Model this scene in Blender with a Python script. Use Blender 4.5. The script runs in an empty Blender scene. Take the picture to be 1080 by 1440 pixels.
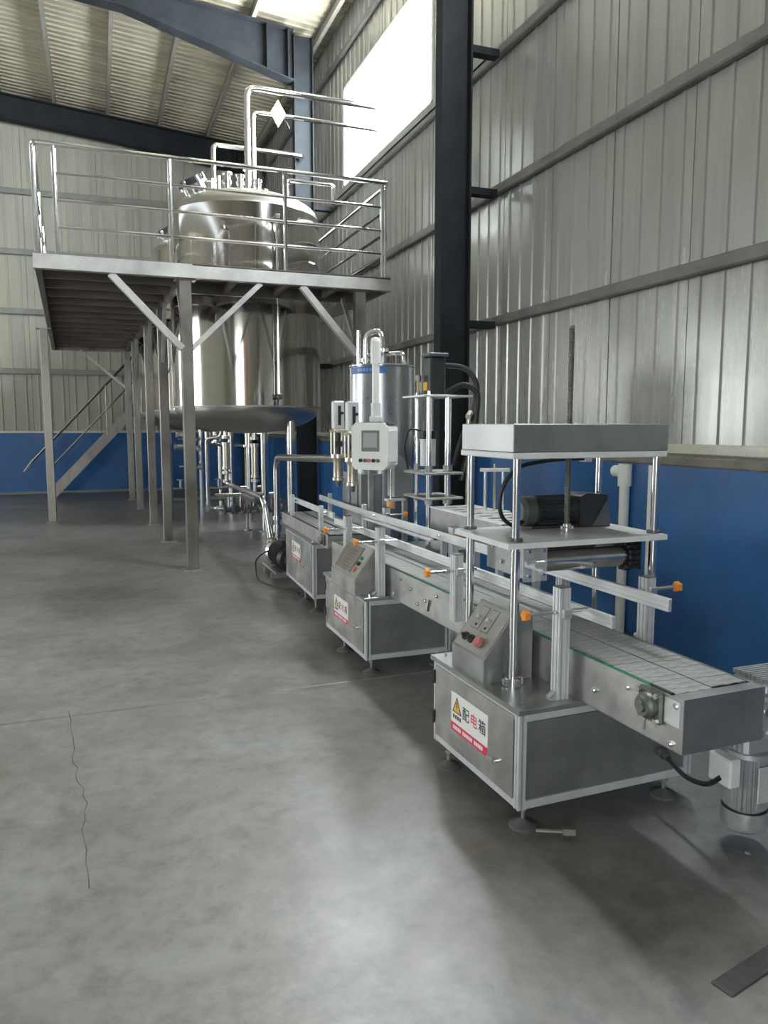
import bpy, bmesh, math, random
from mathutils import Vector, Matrix
random.seed(7)
SC = bpy.context.scene
COL = SC.collection
PI = math.pi

# ------------------------------------------------------------------ camera, world, exposure
cam_d = bpy.data.cameras.new('camera')
cam = bpy.data.objects.new('camera', cam_d); COL.objects.link(cam)
FPX = 1065.0
cam_d.sensor_fit = 'VERTICAL'; cam_d.sensor_height = 36.0
cam_d.lens = FPX / 1440.0 * 36.0
cam_d.clip_start = 0.05; cam_d.clip_end = 200
PITCH = math.atan(122 / FPX)
YAW = math.atan((540 - 138) / (FPX / math.cos(PITCH)))
cam.location = (0, 0, 1.6)
cam.rotation_euler = (PI / 2 - PITCH, 0, -YAW)
SC.camera = cam

world = bpy.data.worlds.new('overcast_sky'); SC.world = world
world.use_nodes = True
wn = world.node_tree.nodes['Background']
wn.inputs['Color'].default_value = (0.80, 0.90, 1.0, 1)
wn.inputs['Strength'].default_value = 2.2
vs = SC.view_settings
vs.view_transform = 'Standard'; vs.look = 'None'; vs.gamma = 1.0; vs.use_curve_mapping = False
vs.exposure = 0.65
PANE_RIGHT = 46.0     # daylight in the high window of the right wall
PANE_LEFT = 11.0       # daylight in the windows of the long left wall
PANE_BACK = 6.0       # daylight in the doorway of the back wall
PANE_FRONT = 9.0      # daylight in the glazing over the entrance door

# ------------------------------------------------------------------ materials
MATS = {}
def mat(name, col, rough=0.5, metal=0.0, var=0.0, scale=8.0, bump=0.0, emit=None, stretch=None,
        spec=0.5, trans=0.0, rvar=0.0, col2=None, alpha=1.0):
    m = bpy.data.materials.new(name); m.use_nodes = True
    nt = m.node_tree; bs = nt.nodes['Principled BSDF']
    bs.inputs['Base Color'].default_value = (*col, 1)
    bs.inputs['Roughness'].default_value = rough
    bs.inputs['Metallic'].default_value = metal
    bs.inputs['Specular IOR Level'].default_value = spec
    bs.inputs['Transmission Weight'].default_value = trans
    bs.inputs['Alpha'].default_value = alpha
    if emit:
        bs.inputs['Emission Color'].default_value = (*emit[0], 1)
        bs.inputs['Emission Strength'].default_value = emit[1]
    if var or bump or rvar:
        tc = nt.nodes.new('ShaderNodeTexCoord')
        mp = nt.nodes.new('ShaderNodeMapping')
        if stretch: mp.inputs['Scale'].default_value = stretch
        nz = nt.nodes.new('ShaderNodeTexNoise')
        nz.inputs['Scale'].default_value = scale; nz.inputs['Detail'].default_value = 6
        nz.inputs['Roughness'].default_value = 0.62
        nt.links.new(tc.outputs['Object'], mp.inputs['Vector'])
        nt.links.new(mp.outputs['Vector'], nz.inputs['Vector'])
        if var:
            rp = nt.nodes.new('ShaderNodeValToRGB')
            c2 = col2 or tuple(c * (1 - var) for c in col)
            rp.color_ramp.elements[0].position = 0.3; rp.color_ramp.elements[1].position = 0.7
            rp.color_ramp.elements[0].color = (*c2, 1)
            rp.color_ramp.elements[1].color = (*[min(1, c * (1 + var * .5)) for c in col], 1)
            nt.links.new(nz.outputs['Fac'], rp.inputs['Fac'])
            nt.links.new(rp.outputs['Color'], bs.inputs['Base Color'])
        if rvar:
            mr = nt.nodes.new('ShaderNodeMapRange')
            mr.inputs['From Min'].default_value = .3; mr.inputs['From Max'].default_value = .7
            mr.inputs['To Min'].default_value = max(.02, rough - rvar); mr.inputs['To Max'].default_value = rough + rvar
            nt.links.new(nz.outputs['Fac'], mr.inputs['Value'])
            nt.links.new(mr.outputs['Result'], bs.inputs['Roughness'])
        if bump:
            bp = nt.nodes.new('ShaderNodeBump'); bp.inputs['Strength'].default_value = bump
            bp.inputs['Distance'].default_value = 0.01
            nt.links.new(nz.outputs['Fac'], bp.inputs['Height'])
            nt.links.new(bp.outputs['Normal'], bs.inputs['Normal'])
    MATS[name] = m
    return m

mat('galvanised', (.56, .56, .545), .45, .55, var=.22, scale=5, rvar=.08)
mat('brushed_steel', (.50, .50, .48), .36, .8, var=.25, scale=6, rvar=.08, stretch=(1, 1, 1))
mat('sheet_steel', (.36, .37, .36), .38, .75, var=.22, scale=5, rvar=.08)
mat('dull_steel', (.38, .375, .36), .5, .6, var=.3, scale=9, rvar=.1)
mat('platform_steel', (.26, .245, .22), .38, .8, var=.38, scale=4, rvar=.1, stretch=(1, 1, .4))
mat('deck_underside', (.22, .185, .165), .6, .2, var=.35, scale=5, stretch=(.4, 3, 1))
mat('polished_steel', (.50, .475, .445), .10, 1, rvar=.03, scale=2.5, bump=.015, stretch=(1.2, 1.2, .25))
mat('dome_steel', (.52, .51, .48), .36, 1, rvar=.06, scale=3)
mat('hopper_steel', (.34, .36, .38), .30, .9, var=.15, scale=4, rvar=.06)
mat('chrome', (.78, .79, .80), .13, 1)
mat('pipe_steel', (.66, .65, .62), .2, 1, var=.15, scale=12)
mat('brassy_steel', (.68, .63, .52), .28, .85, var=.2, scale=14)
mat('aluminium', (.72, .74, .74), .42, .4, var=.12, scale=10)
mat('column_paint', (.026, .030, .034), .75, 0, var=.35, scale=3, rvar=.08, spec=.12)
mat('girt_paint', (.165, .165, .155), .6, .1, var=.4, scale=3.5, stretch=(1, .5, 1))
mat('back_girt', (.24, .25, .23), .6, 0, var=.2, scale=3)
mat('wall_panel', (.40, .405, .38), .24, .35, var=.22, scale=2.2, stretch=(1, 1.6, .16), rvar=.07, bump=.05)
mat('back_panel', (.40, .395, .33), .68, .05, var=.18, scale=1.6, stretch=(1.4, 1, .3))
mat('roof_panel', (.47, .43, .325), .55, 0, var=.22, scale=1.2, stretch=(.5, 2.2, 1))
mat('purlin_paint', (.30, .29, .25), .6, 0, var=.2, scale=3)
mat('blue_paint', (.024, .125, .34), .45, 0, var=.30, scale=2.2, rvar=.1, bump=.05)
mat('sill_cream', (.62, .62, .54), .5, .1, var=.15, scale=5)
mat('sill_grey', (.21, .195, .17), .7, 0, var=.35, scale=7)
mat('white_plastic', (.88, .89, .86), .35, 0, var=.05, scale=5)
mat('white_board', (.76, .78, .77), .45, 0, var=.12, scale=9)
mat('pale_board', (.52, .525, .505), .45, 0, var=.2, scale=7)
mat('cable_black', (.014, .015, .017), .45)
mat('motor_dark', (.035, .038, .042), .42, .2, var=.3, scale=8)
mat('motor_grey', (.13, .135, .14), .45, .4, var=.25, scale=8)
mat('motor_silver', (.56, .58, .59), .42, .6, var=.2, scale=10)
mat('bearing_steel', (.19, .20, .175), .45, .6, var=.35, scale=20)
mat('belt_slat', (.42, .43, .425), .42, .35, var=.4, scale=14, rvar=.08)
mat('rubber_pad', (.13, .132, .128), .75, 0, var=.3, scale=9)
mat('orange_plastic', (.85, .30, .035), .4)
mat('amber_plastic', (.80, .44, .16), .45)
mat('red_plastic', (.50, .17, .16), .4)
mat('green_strip', (.015, .22, .11), .45)
mat('blue_label', (.035, .14, .40), .4, 0, var=.15, scale=20)
mat('blue_label_text', (.20, .35, .60), .4)
mat('panel_face', (.36, .36, .33), .5, .3, var=.15, scale=12)
mat('brown_sheet', (.22, .195, .165), .5, .3, var=.2, scale=12)
mat('screen_grey', (.40, .43, .43), .25)
mat('screen_frame', (.20, .215, .215), .4)
mat('label_white', (.86, .86, .85), .45)
mat('label_red', (.72, .045, .10), .45)
mat('label_black', (.02, .025, .02), .5)
mat('label_yellow', (.86, .55, .04), .45)
mat('label_green', (.02, .22, .08), .5)
mat('clear_acrylic', (.75, .78, .78), .08, 0, alpha=.28)
mat('sign_yellow', (.52, .52, .38), .4)
mat('wood_dark', (.07, .072, .07), .75, 0, var=.5, scale=14, stretch=(1, .2, 1))
mat('stone', (.22, .21, .19), .8)
mat('daylight_right', (.9, .95, 1), .4, emit=((.90, .96, 1.0), PANE_RIGHT))
mat('daylight_left', (.9, .95, 1), .4, emit=((.93, .97, 1.0), PANE_LEFT))
mat('daylight_back', (.9, .95, 1), .4, emit=((.95, .97, 1.0), PANE_BACK))
mat('daylight_front', (.9, .95, 1), .4, emit=((.93, .97, 1.0), PANE_FRONT))
mat('door_tan', (.45, .28, .15), .55, 0, var=.2, scale=3)

def concrete():
    m = bpy.data.materials.new('concrete'); m.use_nodes = True; nt = m.node_tree
    L = nt.links; N = nt.nodes; bs = N['Principled BSDF']
    geo = N.new('ShaderNodeNewGeometry')
    def noise(scale, detail, rough=.6, dist=0):
        n = N.new('ShaderNodeTexNoise'); n.inputs['Scale'].default_value = scale
        n.inputs['Detail'].default_value = detail; n.inputs['Roughness'].default_value = rough
        n.inputs['Distortion'].default_value = dist
        L.new(geo.outputs['Position'], n.inputs['Vector']); return n.outputs['Fac']
    def ramp(src, stops):
        r = N.new('ShaderNodeValToRGB'); e = r.color_ramp.elements
        while len(e) < len(stops): e.new(.5)
        for k, (p, c) in enumerate(stops): e[k].position = p; e[k].color = (*c, 1)
        L.new(src, r.inputs['Fac']); return r.outputs['Color']
    def mix(fac, a, b, mode='MIX'):
        x = N.new('ShaderNodeMix'); x.data_type = 'RGBA'; x.blend_type = mode
        if isinstance(fac, float): x.inputs[0].default_value = fac
        else: L.new(fac, x.inputs[0])
        L.new(a, x.inputs[6]); L.new(b, x.inputs[7]); return x.outputs[2]
    base = ramp(noise(.75, 8, .62, .5), [(.30, (.118, .104, .092)), (.48, (.180, .172, .162)), (.62, (.212, .212, .203)), (.75, (.265, .272, .264))])
    fine = ramp(noise(9, 8, .7), [(.30, (.50, .49, .48)), (.5, (1, 1, 1)), (.70, (1.35, 1.35, 1.33))])
    c = mix(.75, base, fine, 'MULTIPLY')
    patch = ramp(noise(1.9, 9, .72, 1.2), [(.48, (0, 0, 0)), (.76, (1, 1, 1))])
    pale = ramp(noise(22, 5, .7), [(.35, (.22, .235, .228)), (.65, (.33, .345, .335))])
    pf = N.new('ShaderNodeMath'); pf.operation = 'MULTIPLY'; pf.inputs[1].default_value = .6
    L.new(patch, pf.inputs[0])
    c = mix(pf.outputs[0], c, pale)
    pk = ramp(noise(1.1, 6, .65, .8), [(.46, (0, 0, 0)), (.74, (1, 1, 1))])
    pm = N.new('ShaderNodeMath'); pm.operation = 'MULTIPLY'; pm.inputs[1].default_value = .5
    L.new(pk, pm.inputs[0])
    dirt = ramp(noise(30, 3), [(.3, (.105, .09, .078)), (.7, (.155, .135, .120))])
    c = mix(pm.outputs[0], c, dirt)
    L.new(c, bs.inputs['Base Color'])
    r = N.new('ShaderNodeMapRange'); r.inputs['To Min'].default_value = .295; r.inputs['To Max'].default_value = .43
    r.inputs['From Min'].default_value = .3; r.inputs['From Max'].default_value = .7
    L.new(noise(2.2, 7, .65, .4), r.inputs['Value']); L.new(r.outputs['Result'], bs.inputs['Roughness'])
    b = N.new('ShaderNodeBump'); b.inputs['Strength'].default_value = .18; b.inputs['Distance'].default_value = .006
    L.new(noise(16, 9, .7), b.inputs['Height']); L.new(b.outputs['Normal'], bs.inputs['Normal'])
    bs.inputs['Specular IOR Level'].default_value = .8
    MATS['concrete'] = m
concrete()

# ------------------------------------------------------------------ geometry builder
class G:
    def __init__(s): s.v = []; s.f = []; s.m = []; s.mi = 0
    def _add(s, vs, fs):
        o = len(s.v); s.v += [tuple(p) for p in vs]
        for f in fs: s.f.append([o + i for i in f]); s.m.append(s.mi)
        return s
    def box(s, x0, x1, y0, y1, z0, z1, b=0.0):
        if x0 > x1: x0, x1 = x1, x0
        if y0 > y1: y0, y1 = y1, y0
        if z0 > z1: z0, z1 = z1, z0
        b = min(b, (x1 - x0) * .45, (y1 - y0) * .45, (z1 - z0) * .45)
        if b <= 0:
            vs = [(x, y, z) for x in (x0, x1) for y in (y0, y1) for z in (z0, z1)]
            return s._add(vs, [(0, 1, 3, 2), (4, 6, 7, 5), (0, 4, 5, 1), (2, 3, 7, 6), (0, 2, 6, 4), (1, 5, 7, 3)])
        X = (x0, x1); Y = (y0, y1); Z = (z0, z1); sg = (1, -1)
        vs = []; idx = {}
        for i in (0, 1):
            for j in (0, 1):
                for k in (0, 1):
                    for a in range(3):
                        p = [X[i] + sg[i] * b, Y[j] + sg[j] * b, Z[k] + sg[k] * b]
                        p[a] = (X[i], Y[j], Z[k])[a]
                        idx[i, j, k, a] = len(vs); vs.append(p)
        fs = []
        for i in (0, 1): fs.append([idx[i, j, k, 0] for j, k in ((0, 0), (0, 1), (1, 1), (1, 0))])
        for j in (0, 1): fs.append([idx[i, j, k, 1] for i, k in ((0, 0), (0, 1), (1, 1), (1, 0))])
        for k in (0, 1): fs.append([idx[i, j, k, 2] for i, j in ((0, 0), (0, 1), (1, 1), (1, 0))])
        for p in (0, 1):
            for q in (0, 1):
                fs.append([idx[p, q, 0, 0], idx[p, q, 1, 0], idx[p, q, 1, 1], idx[p, q, 0, 1]])
                fs.append([idx[p, 0, q, 0], idx[p, 1, q, 0], idx[p, 1, q, 2], idx[p, 0, q, 2]])
                fs.append([idx[0, p, q, 1], idx[1, p, q, 1], idx[1, p, q, 2], idx[0, p, q, 2]])
        for i in (0, 1):
            for j in (0, 1):
                for k in (0, 1): fs.append([idx[i, j, k, a] for a in range(3)])
        return s._add(vs, fs)
    def tube(s, pts, r, n=10, bend=0.0, k=5, r2=None, cap=True):
        P = [Vector(p) for p in pts]
        if bend > 0 and len(P) > 2:
            Q = [P[0]]
            for i in range(1, len(P) - 1):
                a, c, d = P[i - 1], P[i], P[i + 1]
                bl = min(bend, (a - c).length * .48, (d - c).length * .48)
                p0 = c + (a - c).normalized() * bl; p1 = c + (d - c).normalized() * bl
                for t in range(k + 1):
                    u = t / k; Q.append(p0 * (1 - u) ** 2 + c * 2 * u * (1 - u) + p1 * u * u)
            Q.append(P[-1]); P = Q
        n_p = len(P); T = []
        for i in range(n_p):
            t = P[min(i + 1, n_p - 1)] - P[max(i - 1, 0)]
            T.append(t.normalized())
        ref = Vector((0, 0, 1)) if abs(T[0].z) < .9 else Vector((1, 0, 0))
        u = T[0].cross(ref).normalized()
        vs = []
        for i in range(n_p):
            u = (u - T[i] * u.dot(T[i])).normalized(); w = T[i].cross(u)
            rr = r if r2 is None else r + (r2 - r) * i / (n_p - 1)
            for j in range(n):
                a = 2 * PI * j / n; vs.append(P[i] + (u * math.cos(a) + w * math.sin(a)) * rr)
        fs = []
        for i in range(n_p - 1):
            for j in range(n): fs.append((i * n + j, i * n + (j + 1) % n, (i + 1) * n + (j + 1) % n, (i + 1) * n + j))
        if cap: fs += [tuple(range(n)), tuple((n_p - 1) * n + j for j in range(n))]
        return s._add(vs, fs)
    def cyl(s, p0, p1, r, n=14, r2=None): return s.tube([p0, p1], r, n, r2=r2)
    def bar(s, p0, p1, w, h):
        a, c = Vector(p0), Vector(p1); t = (c - a).normalized()
        ref = Vector((0, 0, 1)) if abs(t.z) < .95 else Vector((0, 1, 0))
        u = t.cross(ref).normalized() * w / 2; q = u.cross(t).normalized() * h / 2
        vs = [p + su * u + sq * q for p in (a, c) for su, sq in ((-1, -1), (1, -1), (1, 1), (-1, 1))]
        return s._add(vs, [(0, 1, 2, 3), (4, 5, 6, 7), (0, 1, 5, 4), (1, 2, 6, 5), (2, 3, 7, 6), (3, 0, 4, 7)])
    def lathe(s, prof, c=(0, 0, 0), n=48, axis='z'):
        vs = []; fs = []; m = len(prof)
        for j in range(n):
            a = 2 * PI * j / n
            for r, h in prof:
                x, y = r * math.cos(a), r * math.sin(a)
                p = (x, y, h) if axis == 'z' else ((h, x, y) if axis == 'x' else (x, h, y))
                vs.append((c[0] + p[0], c[1] + p[1], c[2] + p[2]))
        for j in range(n):
            for i in range(m - 1): fs.append((j * m + i, ((j + 1) % n) * m + i, ((j + 1) % n) * m + i + 1, j * m + i + 1))
        return s._add(vs, fs)
    def prism(s, poly, a, b, axis='y'):
        # poly: 2D points in the two other axes; extruded from a to b along axis
        def mk(p, t): return {'x': (t, p[0], p[1]), 'y': (p[0], t, p[1]), 'z': (p[0], p[1], t)}[axis]
        n = len(poly); vs = [mk(p, a) for p in poly] + [mk(p, b) for p in poly]
        return s._add(vs, [tuple(range(n)), tuple(range(n, 2 * n))] + [(i, (i + 1) % n, n + (i + 1) % n, n + i) for i in range(n)])
    def text(s, body, M, size):
        cu = bpy.data.curves.new('lettering', 'FONT'); cu.body = body; cu.size = size
        cu.align_x = 'CENTER'; cu.align_y = 'CENTER'; cu.resolution_u = 3; cu.offset = size * .010
        ob = bpy.data.objects.new('lettering', cu); COL.objects.link(ob)
        me = bpy.data.meshes.new_from_object(ob.evaluated_get(bpy.context.evaluated_depsgraph_get()))
        s._add([M @ v.co for v in me.vertices], [tuple(p.vertices) for p in me.polygons])
        bpy.data.objects.remove(ob); bpy.data.curves.remove(cu); bpy.data.meshes.remove(me)
        return s
    def mesh(s, mats, off=(0, 0, 0), angle=32, recalc=True):
        me = bpy.data.meshes.new('mesh')
        me.from_pydata([(p[0] - off[0], p[1] - off[1], p[2] - off[2]) for p in s.v], [], s.f)
        if recalc:
            bm = bmesh.new(); bm.from_mesh(me); bmesh.ops.recalc_face_normals(bm, faces=bm.faces); bm.to_mesh(me); bm.free()
        if isinstance(mats, str): mats = [mats]
        for m in mats: me.materials.append(MATS[m])
        me.polygons.foreach_set('material_index', s.m)
        me.shade_smooth(); me.set_sharp_from_angle(angle=math.radians(angle))
        return me

def slotted(x0, x1, y0, y1, z0, z1, slots=1, sw=.009, sd=.012):
    """upright profile bar with open T-slots cut into its four faces"""
    def side(L):
        c = [L * (k + .5) / slots for k in range(slots)] if slots > 1 else [L / 2]
        if slots == 2: c = [L * .27, L * .73]
        p = [(0, 0)]
        for q in c: p += [(q - sw / 2, 0), (q - sw / 2, sd), (q + sw / 2, sd), (q + sw / 2, 0)]
        return p
    W, D = x1 - x0, y1 - y0; p = []
    p += [(x0 + u, y0 + d) for u, d in side(W)]
    p += [(x1 - d, y0 + u) for u, d in side(D)]
    p += [(x1 - u, y1 - d) for u, d in side(W)]
    p += [(x0 + d, y1 - u) for u, d in side(D)]
    return G().prism(p, z0, z1, 'z')

def obj(name, me, parent=None, loc=(0, 0, 0), rot=(0, 0, 0)):
    me.name = name if me.users == 0 else me.name
    o = bpy.data.objects.new(name, me); COL.objects.link(o)
    o.location = loc; o.rotation_euler = rot; o.parent = parent
    return o
def tag(o, label=None, cat=None, group=None, kind=None):
    if label: o['label'] = label
    if cat: o['category'] = cat
    if group: o['group'] = group
    if kind: o['kind'] = kind
    return o
def thing(name, label, cat, loc, rz=0.0, group=None):
    o = bpy.data.objects.new(name, None); COL.objects.link(o)
    o.location = loc; o.rotation_euler = (0, 0, rz); o.empty_display_size = .1
    o['off'] = tuple(loc)
    tag(o, label, cat, group)
    return o
def off_of(t):
    while t is not None:
        if 'off' in t: return tuple(t['off'])
        t = t.parent
    return (0, 0, 0)
def part(name, g, m, parent, label=None, angle=32):
    """one part, drawn in unturned place coordinates, parented to its thing (or to a part of it)"""
    o = obj(name, g.mesh(m, off_of(parent), angle), parent)
    if label: o['label'] = label
    return o
def spread(name, g, m, parent, spots, rot=(0, 0, 0)):
    """alike parts that share one mesh, drawn about its own origin, set down at each spot"""
    me = g.mesh(m); off = off_of(parent); out = []
    for p in spots: out.append(obj(name, me, parent, (p[0] - off[0], p[1] - off[1], p[2] - off[2]), rot))
    return out
def copy_tree(o, parent=None):
    c = o.copy(); COL.objects.link(c); c.parent = parent
    for ch in list(o.children): copy_tree(ch, c)
    return c

# ------------------------------------------------------------------ the building
XW = 4.10            # inner face of the right wall
YB = 19.3            # inner face of the back wall
YF, XL = -6.0, -12.5 # wall behind the camera, far left wall
XR = -4.4            # ridge line
SLOPE = .085
def roof_z(x): return 8.25 + SLOPE * (3.3 - x) if x > XR else roof_z(XR + 1e-4) - SLOPE * (XR - x)

# floor: cast slabs with saw-cut joints
fl = G().box(XL, XW + .3, YF, YB + .3, -.30, -.06)
floor = tag(obj('floor', fl.mesh('concrete')), kind='structure')
xs = [XL, -8.4, -3.3, 1.0, XW + .3]
ys = [YF, -1.6, 4.39, 10.4, 16.4, YB + .3]
xs = [XL, -6.0, XW + .3]
for i in range(len(xs) - 1):
    for j in range(len(ys) - 1):
        obj('floor_slab', G().box(xs[i] + .004, xs[i + 1] - .004, ys[j] + .005, ys[j + 1] - .005, -.06, 0, .006).mesh('concrete'), floor)

# hairline crack running away from the joint
CR = [(-0.22, 4.471), (-0.204, 4.33), (-0.199, 4.188), (-0.184, 4.046), (-0.174, 3.905), (-0.182, 3.831), (-0.178, 3.757), (-0.153, 3.684), (-0.162, 3.61), (-0.152, 3.536), (-0.124, 3.462), (-0.126, 3.387), (-0.107, 3.313), (-0.117, 3.239), (-0.114, 3.165), (-0.126, 3.091), (-0.116, 3.017), (-0.105, 2.93), (-0.107, 2.843), (-0.097, 2.755), (-0.093, 2.668)]
cg = G(); cv_ = []
for k, (x, y) in enumerate(CR):
    w = .0018 * (1 + .5 * math.sin(k * 2.3)); cv_ += [(x - w, y, .0007), (x + w, y, .0007)]
cg._add(cv_, [(2 * k, 2 * k + 1, 2 * k + 3, 2 * k + 2) for k in range(len(CR) - 1)])
mat('crack', (.10, .095, .088), .9)
obj('floor_crack', cg.mesh('crack'), floor)

def ribbed(width, ribs, depth, rw, lip=.004):
    """profile (u, d) across a ribbed sheet: ribs stand proud by depth"""
    pts = [(lip, 0)]; step = width / ribs
    for i in range(ribs):
        c = step * (i + .5)
        pts += [(c - rw, 0), (c - rw * .6, depth), (c + rw * .6, depth), (c + rw, 0)]
    pts.append((width - lip, 0))
    return pts

# right wall: blue painted masonry below, ribbed steel panels on girts above
wall_right = tag(obj('wall_right', G().box(3.77, XW + .25, YF, YB + .25, 0, 1.315).mesh('blue_paint')), kind='structure')
PW = .92
prof = ribbed(PW, 4, .014, .020, .006)
def panel_mesh(z0, z1, m='wall_panel'):
    front = [(XW - d, u) for u, d in prof]
    poly = front + [(XW + .04, PW - .004), (XW + .04, .004)]
    return G().prism([(x, y) for x, y in poly], z0, z1, 'z').mesh(m)
WIN = (9.165, 12.845, 5.60, 7.22)
WIN2 = (2.725, 5.485, 5.90, 7.40)
WINS = [WIN, WIN2]
me2_lo = panel_mesh(1.46, WIN2[2]); me2_hi = panel_mesh(WIN2[3], 8.36)
me_full = panel_mesh(1.46, 8.36); me_lo = panel_mesh(1.46, WIN[2]); me_hi = panel_mesh(WIN[3], 8.36)
y = 4.565 - PW * 11
while y < YB - .1:
    inw = [W[0] - .01 <= y < W[1] - .01 for W in WINS]
    for me in ((me_lo, me_hi) if inw[0] else (me2_lo, me2_hi) if inw[1] else (me_full,)):
        obj('wall_panel', me, wall_right, (random.uniform(-.002, .002), y, 0))
    y += PW
sk_ = G(); pv_ = YF
for W in (WIN2, WIN):
    sk_.box(XW + .05, XW + .09, pv_, W[0] - .03, 1.36, 8.4); pv_ = W[1] + .03
    sk_.box(XW + .05, XW + .09, W[0] - .03, W[1] + .03, 1.36, W[2] - .03); sk_.box(XW + .05, XW + .09, W[0] - .03, W[1] + .03, W[3] + .03, 8.4)
sk_.box(XW + .05, XW + .09, pv_, YB + .25, 1.36, 8.4)
obj('outer_skin', sk_.mesh('dull_steel'), wall_right)
def c_section(y0, y1, z, w=.07, h=.16, x1=XW - .012):
    return G().box(x1 - w, x1, y0, y1, z - h / 2, z + h / 2, .012)
for z in (2.715, 4.065, 5.44, 7.75):
    obj('girt', c_section(YF, YB - .05, z, h=.10).mesh('girt_paint'), wall_right)
obj('girt', c_section(7.6, 13.2, WIN[2] - .09, h=.14).mesh('back_girt'), wall_right)
obj('sill_flashing', G().box(XW - .05, XW + .25, YF, YB - .03, 1.385, 1.46, .008).mesh('sill_cream'), wall_right)
obj('sill_mortar', G().box(3.755, XW + .25, YF, YB - .03, 1.315, 1.385, .012).mesh('sill_grey'), wall_right)

def right_window(name, W, offscreen):
    w1 = tag(obj(name, G().box(XW - .02, XW + .05, W[0], W[1], W[2], W[2] + .05).box(XW - .02, XW + .05, W[0], W[1], W[3] - .05, W[3])
        .box(XW - .02, XW + .05, W[0], W[0] + .05, W[2], W[3]).box(XW - .02, XW + .05, W[1] - .05, W[1], W[2], W[3]).mesh('white_plastic')), kind='structure')
    for k in range(1, 3):
        yy = W[0] + (W[1] - W[0]) * k / 3
        obj('mullion', G().box(XW - .01, XW + .045, yy - .025, yy + .025, W[2] + .05, W[3] - .05).mesh('white_plastic'), w1)
    if offscreen:
        obj('window_right_pane_offscreen', G().box(XW + .02, XW + .028, W[0] + .03, W[1] - .03, W[2] + .04, W[3] - .04).mesh('daylight_right'), w1)
        return
    for k in range(3):
        a = W[0] + (W[1] - W[0]) * k / 3 + .03; b_ = W[0] + (W[1] - W[0]) * (k + 1) / 3 - .03
        obj('pane', G().box(XW + .02, XW + .028, a, b_, W[2] + .04, W[3] - .04).mesh('daylight_right'), w1)
right_window('window_1', WIN, False)
right_window('window_right_offscreen', WIN2, True)      # the same window in the next bay, above the frame

# back wall
wall_back = tag(obj('wall_back', G().box(XL, -11.7, YB, YB + .25, 0, 1.42).box(-7.8, XW - .34, YB, YB + .25, 0, 1.42).mesh('blue_paint')), kind='structure')
obj('sill_flashing', G().box(-7.8, XW - .34, YB - .03, YB + .2, 1.42, 1.47, .006).mesh('sill_cream'), wall_back)
obj('floor_trim', G().box(-7.8, XW - .34, YB - .02, YB, .01, .07, .004).mesh('back_girt'), wall_back)
BW = .78; bprof = ribbed(BW, 3, .016, .024)
x = XW - .02 - BW
while x > XL - BW:
    zt = min(roof_z(x), roof_z(x + BW)) + .12
    poly = [(x + u, YB - d) for u, d in bprof] + [(x + BW - .004, YB + .05), (x + .004, YB + .05)]
    obj('wall_panel', G().prism(poly, 4.3 if -12.4 < x < -7.9 else 1.47, zt, 'z').mesh('back_panel'), wall_back)
    x -= BW
obj('outer_skin', G().box(-7.8, XW + .1, YB + .06, YB + .10, 1.42, 9.2).box(XL, -7.8, YB + .06, YB + .10, 4.3, 9.2).mesh('dull_steel'), wall_back)
for z in (2.82, 4.15, 5.45, 6.75):
    obj('girt', G().box(-7.8 if z < 4.3 else XL, XW - .12, YB - .11, YB - .032, z - .06, z + .06, .008).mesh('back_girt'), wall_back)

# roof: ribbed panels on purlins
ceil = tag(obj('ceiling', G().prism([(XW + .3, roof_z(XW + .3) + .26), (XR, roof_z(XR + .001) + .26), (XL - .3, roof_z(XL - .3) + .26), (XL - .3, roof_z(XL - .3) + .30),
    (XR, roof_z(XR + .001) + .30), (XW + .3, roof_z(XW + .3) + .30)], YF - .2, YB + .3, 'y').mesh('roof_panel')), kind='structure')
RW = .90; rprof = ribbed(RW, 5, .028, .026)
def roof_panel(xa, xb):
    g = G(); n = len(rprof); vs = []
    for xx in (xa, xb):
        for u, d in rprof: vs.append((xx, u, roof_z(xx + (1e-3 if xx == XR and xb > XR else 0)) + .20 - d))
        vs += [(xx, RW - .003, roof_z(xx) + .25), (xx, .003, roof_z(xx) + .25)]
    n += 2
    g._add(vs, [tuple(range(n)), tuple(range(n, 2 * n))] + [(i, (i + 1) % n, n + (i + 1) % n, n + i) for i in range(n)])
    return g.mesh('roof_panel')
rp1 = roof_panel(XR, XW + .25); rp2 = roof_panel(XL - .25, XR)
y = YB + .1 - RW
while y > YF - RW:
    obj('roof_panel', rp1, ceil, (0, y, random.uniform(-.003, .003))); obj('roof_panel', rp2, ceil, (0, y, 0)); y -= RW
xp = 3.62
pur = []
for xx in (3.85, 2.68, 1.58, .48, -.62, -1.72, -2.82, -3.92, -5.5, -7.2, -8.9, -10.6):
    zc = roof_z(xx) + .085
    g = G(); g.box(xx - .035, xx + .035, YF, YB, zc - .085, zc - .077); g.box(xx - .035, xx + .035, YF, YB, zc + .077, zc + .085); g.box(xx - .005, xx + .005, YF, YB, zc - .077, zc + .077)
    obj('purlin', g.mesh('purlin_paint'), ceil)

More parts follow.
